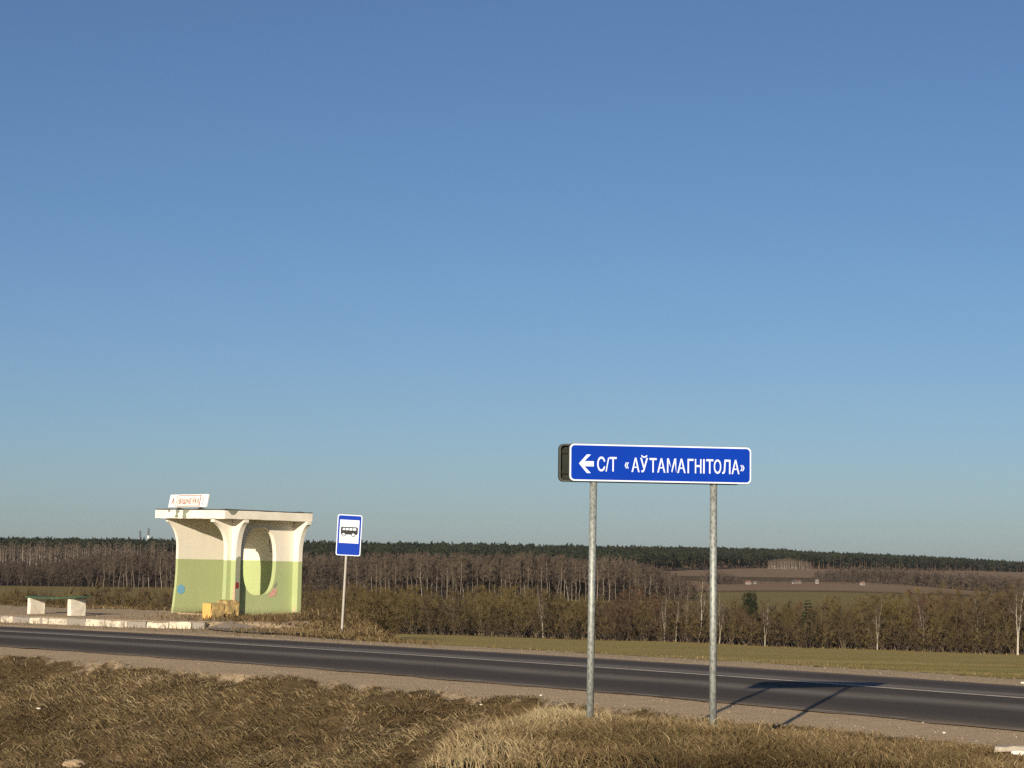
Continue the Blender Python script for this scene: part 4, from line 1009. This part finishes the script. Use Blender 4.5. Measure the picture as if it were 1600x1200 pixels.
# front ranks stand as single trees: left wood and the centre birch wood
def rank(px0, px1, Yf, step, kind, label, group, cat, H=None, jitter=10):
    px = px0
    while px < px1:
        Y = Yf(px) + rt.uniform(-jitter, jitter) * .6; X = PX(px, Y); z = gz(X, Y)
        Ht = (EYE - z) - (mid_top(px) + rt.choice((-3, 0, 2, 5, 9, 14)) + rt.uniform(-2, 2) - 870 - .011 * (px - 800)) * Y / 3500 if H is None else H * rt.uniform(.8, 1.1)
        if kind == 'b': i = rt.randrange(6); k = Ht / 16.6; m_ = slim_m[i]; nm = 'birch_tree'
        else: i = rt.randrange(5); k = Ht / 13.6; m_ = ald_m[i]; nm = 'alder_tree'
        put_tree(nm, m_, X, Y, k, rt.uniform(0, 6.28), label, cat, group, sx=k * rt.uniform(.85, 1.2))
        px += rt.uniform(.6, 1.4) * step
rank(168, 300, lambda p: 1005, 7.5, 'b', 'slender pale birch at the edge of the distant wood left of the bus shelter', 'birches at the wood edge left of the shelter', 'birch tree')
rank(-60, 170, lambda p: 1005, 11, 'a', 'purple brown bare tree at the edge of the distant wood behind the bench', 'bare trees at the wood edge behind the bench', 'tree')
rank(464, 540, lambda p: 900, 9, 'b', 'slender pale birch seen between the bus shelter and the bus stop sign', 'birches between the shelter and the stop sign', 'birch tree')
rank(545, 915, lambda p: 850, 8, 'b', 'slender bare birch in the wood between the bus stop sign and the left sign post', 'birches behind the thicket, centre', 'birch tree')
rank(918, 1078, lambda p: 850, 9, 'b', 'slender bare birch in the wood seen between the two sign posts', 'birches behind the thicket between the sign posts', 'birch tree')
it = []
for row, dY in enumerate((14, 30, 48, 70, 95, 125)):
    for px in np.arange(-90, 1085, 7.5):
        if 300 < px < 455: continue
        p = px + rt.uniform(-3, 3); Y = (1010 if p < 320 else 860) + dY + rt.uniform(-6, 6); X = PX(p, Y); z = gz(X, Y)
        Ht = (EYE - z) - (mid_top(p) + 3 * math.sin(p * .05 + row) + rt.uniform(-3, 10) - 870 - .011 * (p - 800)) * Y / 3500; k = Ht / 13.6; it.append((X, Y, z - .2, k * rt.uniform(.8, 1.2), k, rt.uniform(0, 6.28), rt.randrange(5), rt.random()))
bake('bare_wood', it, ald, [MAT['barka'], MAT['twigp']], 'dense leafless wood behind the front rank of birches', 'wood')
it = []
lowbr = [bare_tree(650 + i, 5, stems=2, spread=.25, nb=4, nsub=2, nt=5, tw=.20, tl=1.0, start=.1, up=.8, tr=.06, width=1.2, trunkk=3) for i in range(3)]
for px in np.arange(-90, 1085, 4.5):
    if 300 < px < 455: continue
    for r_ in range(3):
        p = px + rt.uniform(-2, 2); Y = (1002 if p < 320 else 850) + rt.uniform(2, 70); X = PX(p, Y); k = rt.uniform(.7, 1.35); it.append((X, Y, gz(X, Y) - .1, k * 1.3, k, rt.uniform(0, 6.28), rt.randrange(3), rt.random()))
bake('scrub', it, lowbr, [MAT['barka'], MAT['twigp']], 'dark scrub under the distant birches', 'scrub')
# grey wood farther left, and bare trees mixed along the foot of the conifer hill
it = []
for row, dY in enumerate((0, 25, 55, 90)):
    for px in np.arange(-90, 330, 5.0):
        p = px + rt.uniform(-2.5, 2.5)
        if p > 215 and rt.random() < .5: continue
        Y = 1560 + dY + rt.uniform(-10, 10) + max(0, p - 130) * 1.2; X = PX(p, Y); Ht = rt.uniform(12, 17); k = Ht / 16.6; it.append((X, Y, gz(X, Y) - .2, k * 1.2, k, rt.uniform(0, 6.28), rt.randrange(3), rt.random()))
for px in np.arange(470, 1000, 4.0):
    for q in range(2):
        p = px + rt.uniform(-3, 3); Y = 1500 + rt.uniform(0, 260); X = PX(p, Y); k = rt.uniform(9, 14) / 16.6; it.append((X, Y, gz(X, Y) - .2, k * 1.3, k, rt.uniform(0, 6.28), rt.randrange(3), rt.random()))
for px in np.arange(1203, 1268, 2.6):       # grove on the ploughed land
    for q in range(5):
        Y = 2150 + rt.uniform(0, 110); X = PX(px + rt.uniform(-2, 2), Y); k = rt.uniform(9, 11.5) * (1 - .35 * abs(px - 1232) / 40) / 16.6; it.append((X, Y, gz(X, Y) - .2, k * 1.3, k, rt.uniform(0, 6.28), rt.randrange(3), rt.random()))
far_tp = [bare_tree(700 + i, 16, stems=1, nb=8, nsub=2, nt=3, tw=.36, tl=2.2, start=.3, up=1.0, tr=.24, width=.6, trunkk=3) for i in range(3)]
bake('grey_wood', it, far_tp, [MAT['barkf'], MAT['twigb']], 'grey leafless woods at the foot of the far hill', 'wood')
it = []
for px in np.arange(1275, 1720, 2.4):       # hedgerow and trees across the ploughed fields
    for q in range(3):
        p = px + rt.uniform(-2, 2); Y = np.interp(p, [1275, 1400, 1720], [1430, 1300, 900]) + rt.uniform(0, 90); X = PX(p, Y); k = rt.uniform(4.5, 9) * np.interp(p, [1275, 1330, 1520, 1560], [.6, 1, 1, .9]) / 5
        it.append((X, Y, gz(X, Y) - .2, k * 1.1, k, rt.uniform(0, 6.28), rt.randrange(3), rt.random()))
for px in np.arange(1108, 1170, 2.0):
    for q in range(3):
        p = px + rt.uniform(-1, 1); Y = 1210 + rt.uniform(0, 50); X = PX(p, Y); k = rt.uniform(3.0, 6.5) * np.interp(p, [1108, 1130, 1170], [1.2, 1, .4]) / 5; it.append((X, Y, gz(X, Y) - .2, k * 1.2, k, rt.uniform(0, 6.28), rt.randrange(3), rt.random()))
for px in np.arange(1180, 1420, 5.0):
    p = px + rt.uniform(-2, 2); Y = 1225 + rt.uniform(0, 60); X = PX(p, Y); k = rt.uniform(2.0, 4.5) / 5; it.append((X, Y, gz(X, Y) - .2, k * 1.3, k, rt.uniform(0, 6.28), rt.randrange(3), rt.random()))
bake('hedgerow', it, lowbr, [MAT['barka'], MAT['twigp']], 'dark leafless hedgerows across the ploughed fields', 'hedgerow')

# --- conifer forest on the far hill
fc = [conifer(800 + i, 17, 3.0, 26, 'spruce' if i % 3 == 0 else 'pine', 3.4, 2.6, .25) for i in range(6)]
it = []
def foot(px): return float(np.interp(px, [-300, 0, 130, 260, 640, 1000, 1120, 1200, 1300, 1420, 1600, 1900], [1750, 1750, 1950, 1750, 1650, 1750, 2050, 2280, 2320, 2500, 3050, 3200]))
rows = 0
for k_ in range(44):
    for px in np.arange(-330, 1930, 7.2):
        p = px + rt.uniform(-3.6, 3.6); f = foot(p); Y = f + (k_ / 43) ** 1.15 * (3350 - f if f < 3000 else 400) + rt.uniform(-9, 9)
        if (1200 < p < 1272 and Y < 2300): pass
        X = PX(p, Y); k = rt.uniform(.76, .93); it.append((X, Y, gz(X, Y) - .3, k * 1.15, k, rt.uniform(0, 6.28), rt.randrange(6), rt.random()))
bake('conifer_forest', it, fc, [MAT['barkd'], MAT['needle']], 'dark green conifer forest along the far hill', 'forest')

# --- cottages on the far fields
def cottage(px, Y, w_, d_, h_, rz, roofm, lab):
    x = PX(px, Y); t = empty('cottage', (x, Y, gz(x, Y) - .1), (0, 0, rz)); tag(t, lab, 'cottage')
    box('wall', (-w_ / 2, w_ / 2, -d_ / 2, d_ / 2, 0, h_), MAT['housew'], t)
    V = [(-w_ / 2 - .2, -d_ / 2 - .2, h_ + .01), (w_ / 2 + .2, -d_ / 2 - .2, h_ + .01), (w_ / 2 + .2, d_ / 2 + .2, h_ + .01), (-w_ / 2 - .2, d_ / 2 + .2, h_ + .01), (-w_ / 2 - .2, 0, h_ + d_ * .42), (w_ / 2 + .2, 0, h_ + d_ * .42)]
    rf = link('roof', mesh('roof', V, [(0, 1, 5, 4), (2, 3, 4, 5), (0, 4, 3), (1, 2, 5), (3, 2, 1, 0)], [roofm]), t)
    c = box('chimney', (w_ * .15, w_ * .15 + .35, .1, .45, h_ + d_ * .2, h_ + d_ * .42 + .45), MAT['roofr'], rf)
    for k in (-.28, .05, .3): box('window', (w_ * k - .2, w_ * k + .2, -d_ / 2 - .05, -d_ / 2 - .003, h_ * .35, h_ * .8), MAT['glass'], t)
cottage(1171, 1215, 2.59, 2.16, 1.08, .3, MAT['roofr'], 'small white cottage with a reddish roof on the far fields, leftmost of the cottages')
cottage(1182, 1232, 1.87, 1.58, 0.79, .1, MAT['roofg'], 'low white outbuilding beside the leftmost far cottage')
cottage(1243, 1240, 2.45, 1.87, 0.94, -.2, MAT['roofg'], 'white cottage with a grey roof on the far fields, third from the left')
cottage(1250, 1262, 2.02, 1.73, 0.94, .2, MAT['roofr'], 'white cottage with a rusty roof close behind the grey roofed one')
cottage(1278, 1255, 1.73, 1.73, 1.73, .0, MAT['roofg'], 'tallest narrow white building beside the far hedgerow')
cottage(1349, 1200, 2.16, 1.87, 1.22, .4, MAT['roofr'], 'white cottage standing alone at the hedgerow, rightmost of the cottages')

# --- two masts above the forest
for px, Y, h1, h2, lab in ((236, 3120, 26.0, 36.0, 'taller white and grey mast above the forest on the skyline'), (223, 3160, 22.5, 33.5, 'shorter mast left of the taller one on the skyline')):
    x = PX(px, Y); t = empty('mast', (x, Y, gz(x, Y))); tag(t, lab, 'mast')
    bm = bmesh.new(); tube_bm(bm, (0, 0, 0), (0, 0, h1), 1.5, 1.3, 10); link('tower_shaft', bm_mesh('tower_shaft', bm, MAT['mastw']), t)
    bm = bmesh.new()
    for a in range(4):
        c_, s_ = math.cos(a * math.pi / 2), math.sin(a * math.pi / 2); tube_bm(bm, (c_, s_, h1), (c_ * .6, s_ * .6, h2), .3, .2, 5)
    for k in range(4): box_bm(bm, -1.3, 1.3, -1.3, 1.3, h1 + 1 + k * (h2 - h1) / 4, h1 + 1.9 + k * (h2 - h1) / 4)
    link('antenna_frame', bm_mesh('antenna_frame', bm, MAT['mastd']), t)
print('near trees', N_NEAR, 'objects', len(SC.objects))

# ------------------------------------------------------------------ thin spring haze
bm = bmesh.new(); box_bm(bm, -6800, 6800, -6800, 6800, -90, 72)
hm = bpy.data.materials.new('haze'); hm.use_nodes = True; hn = hm.node_tree; hn.nodes.clear()
ho = hn.nodes.new('ShaderNodeOutputMaterial'); hv = hn.nodes.new('ShaderNodeVolumePrincipled'); hv.inputs['Density'].default_value = 1.8e-5
hv.inputs['Color'].default_value = (.80, .88, 1.0, 1); hv.inputs['Anisotropy'].default_value = 0.0; hn.links.new(hv.outputs[0], ho.inputs['Volume'])
tag(link('haze', bm_mesh('haze', bm, hm)), 'thin pale haze over the whole country', 'haze', kind='stuff')

print('TRIS', sum(len(m.loops) - 2 * len(m.polygons) for m in bpy.data.meshes), {m.name: len(m.polygons) for m in bpy.data.meshes if len(m.polygons) > 60000})
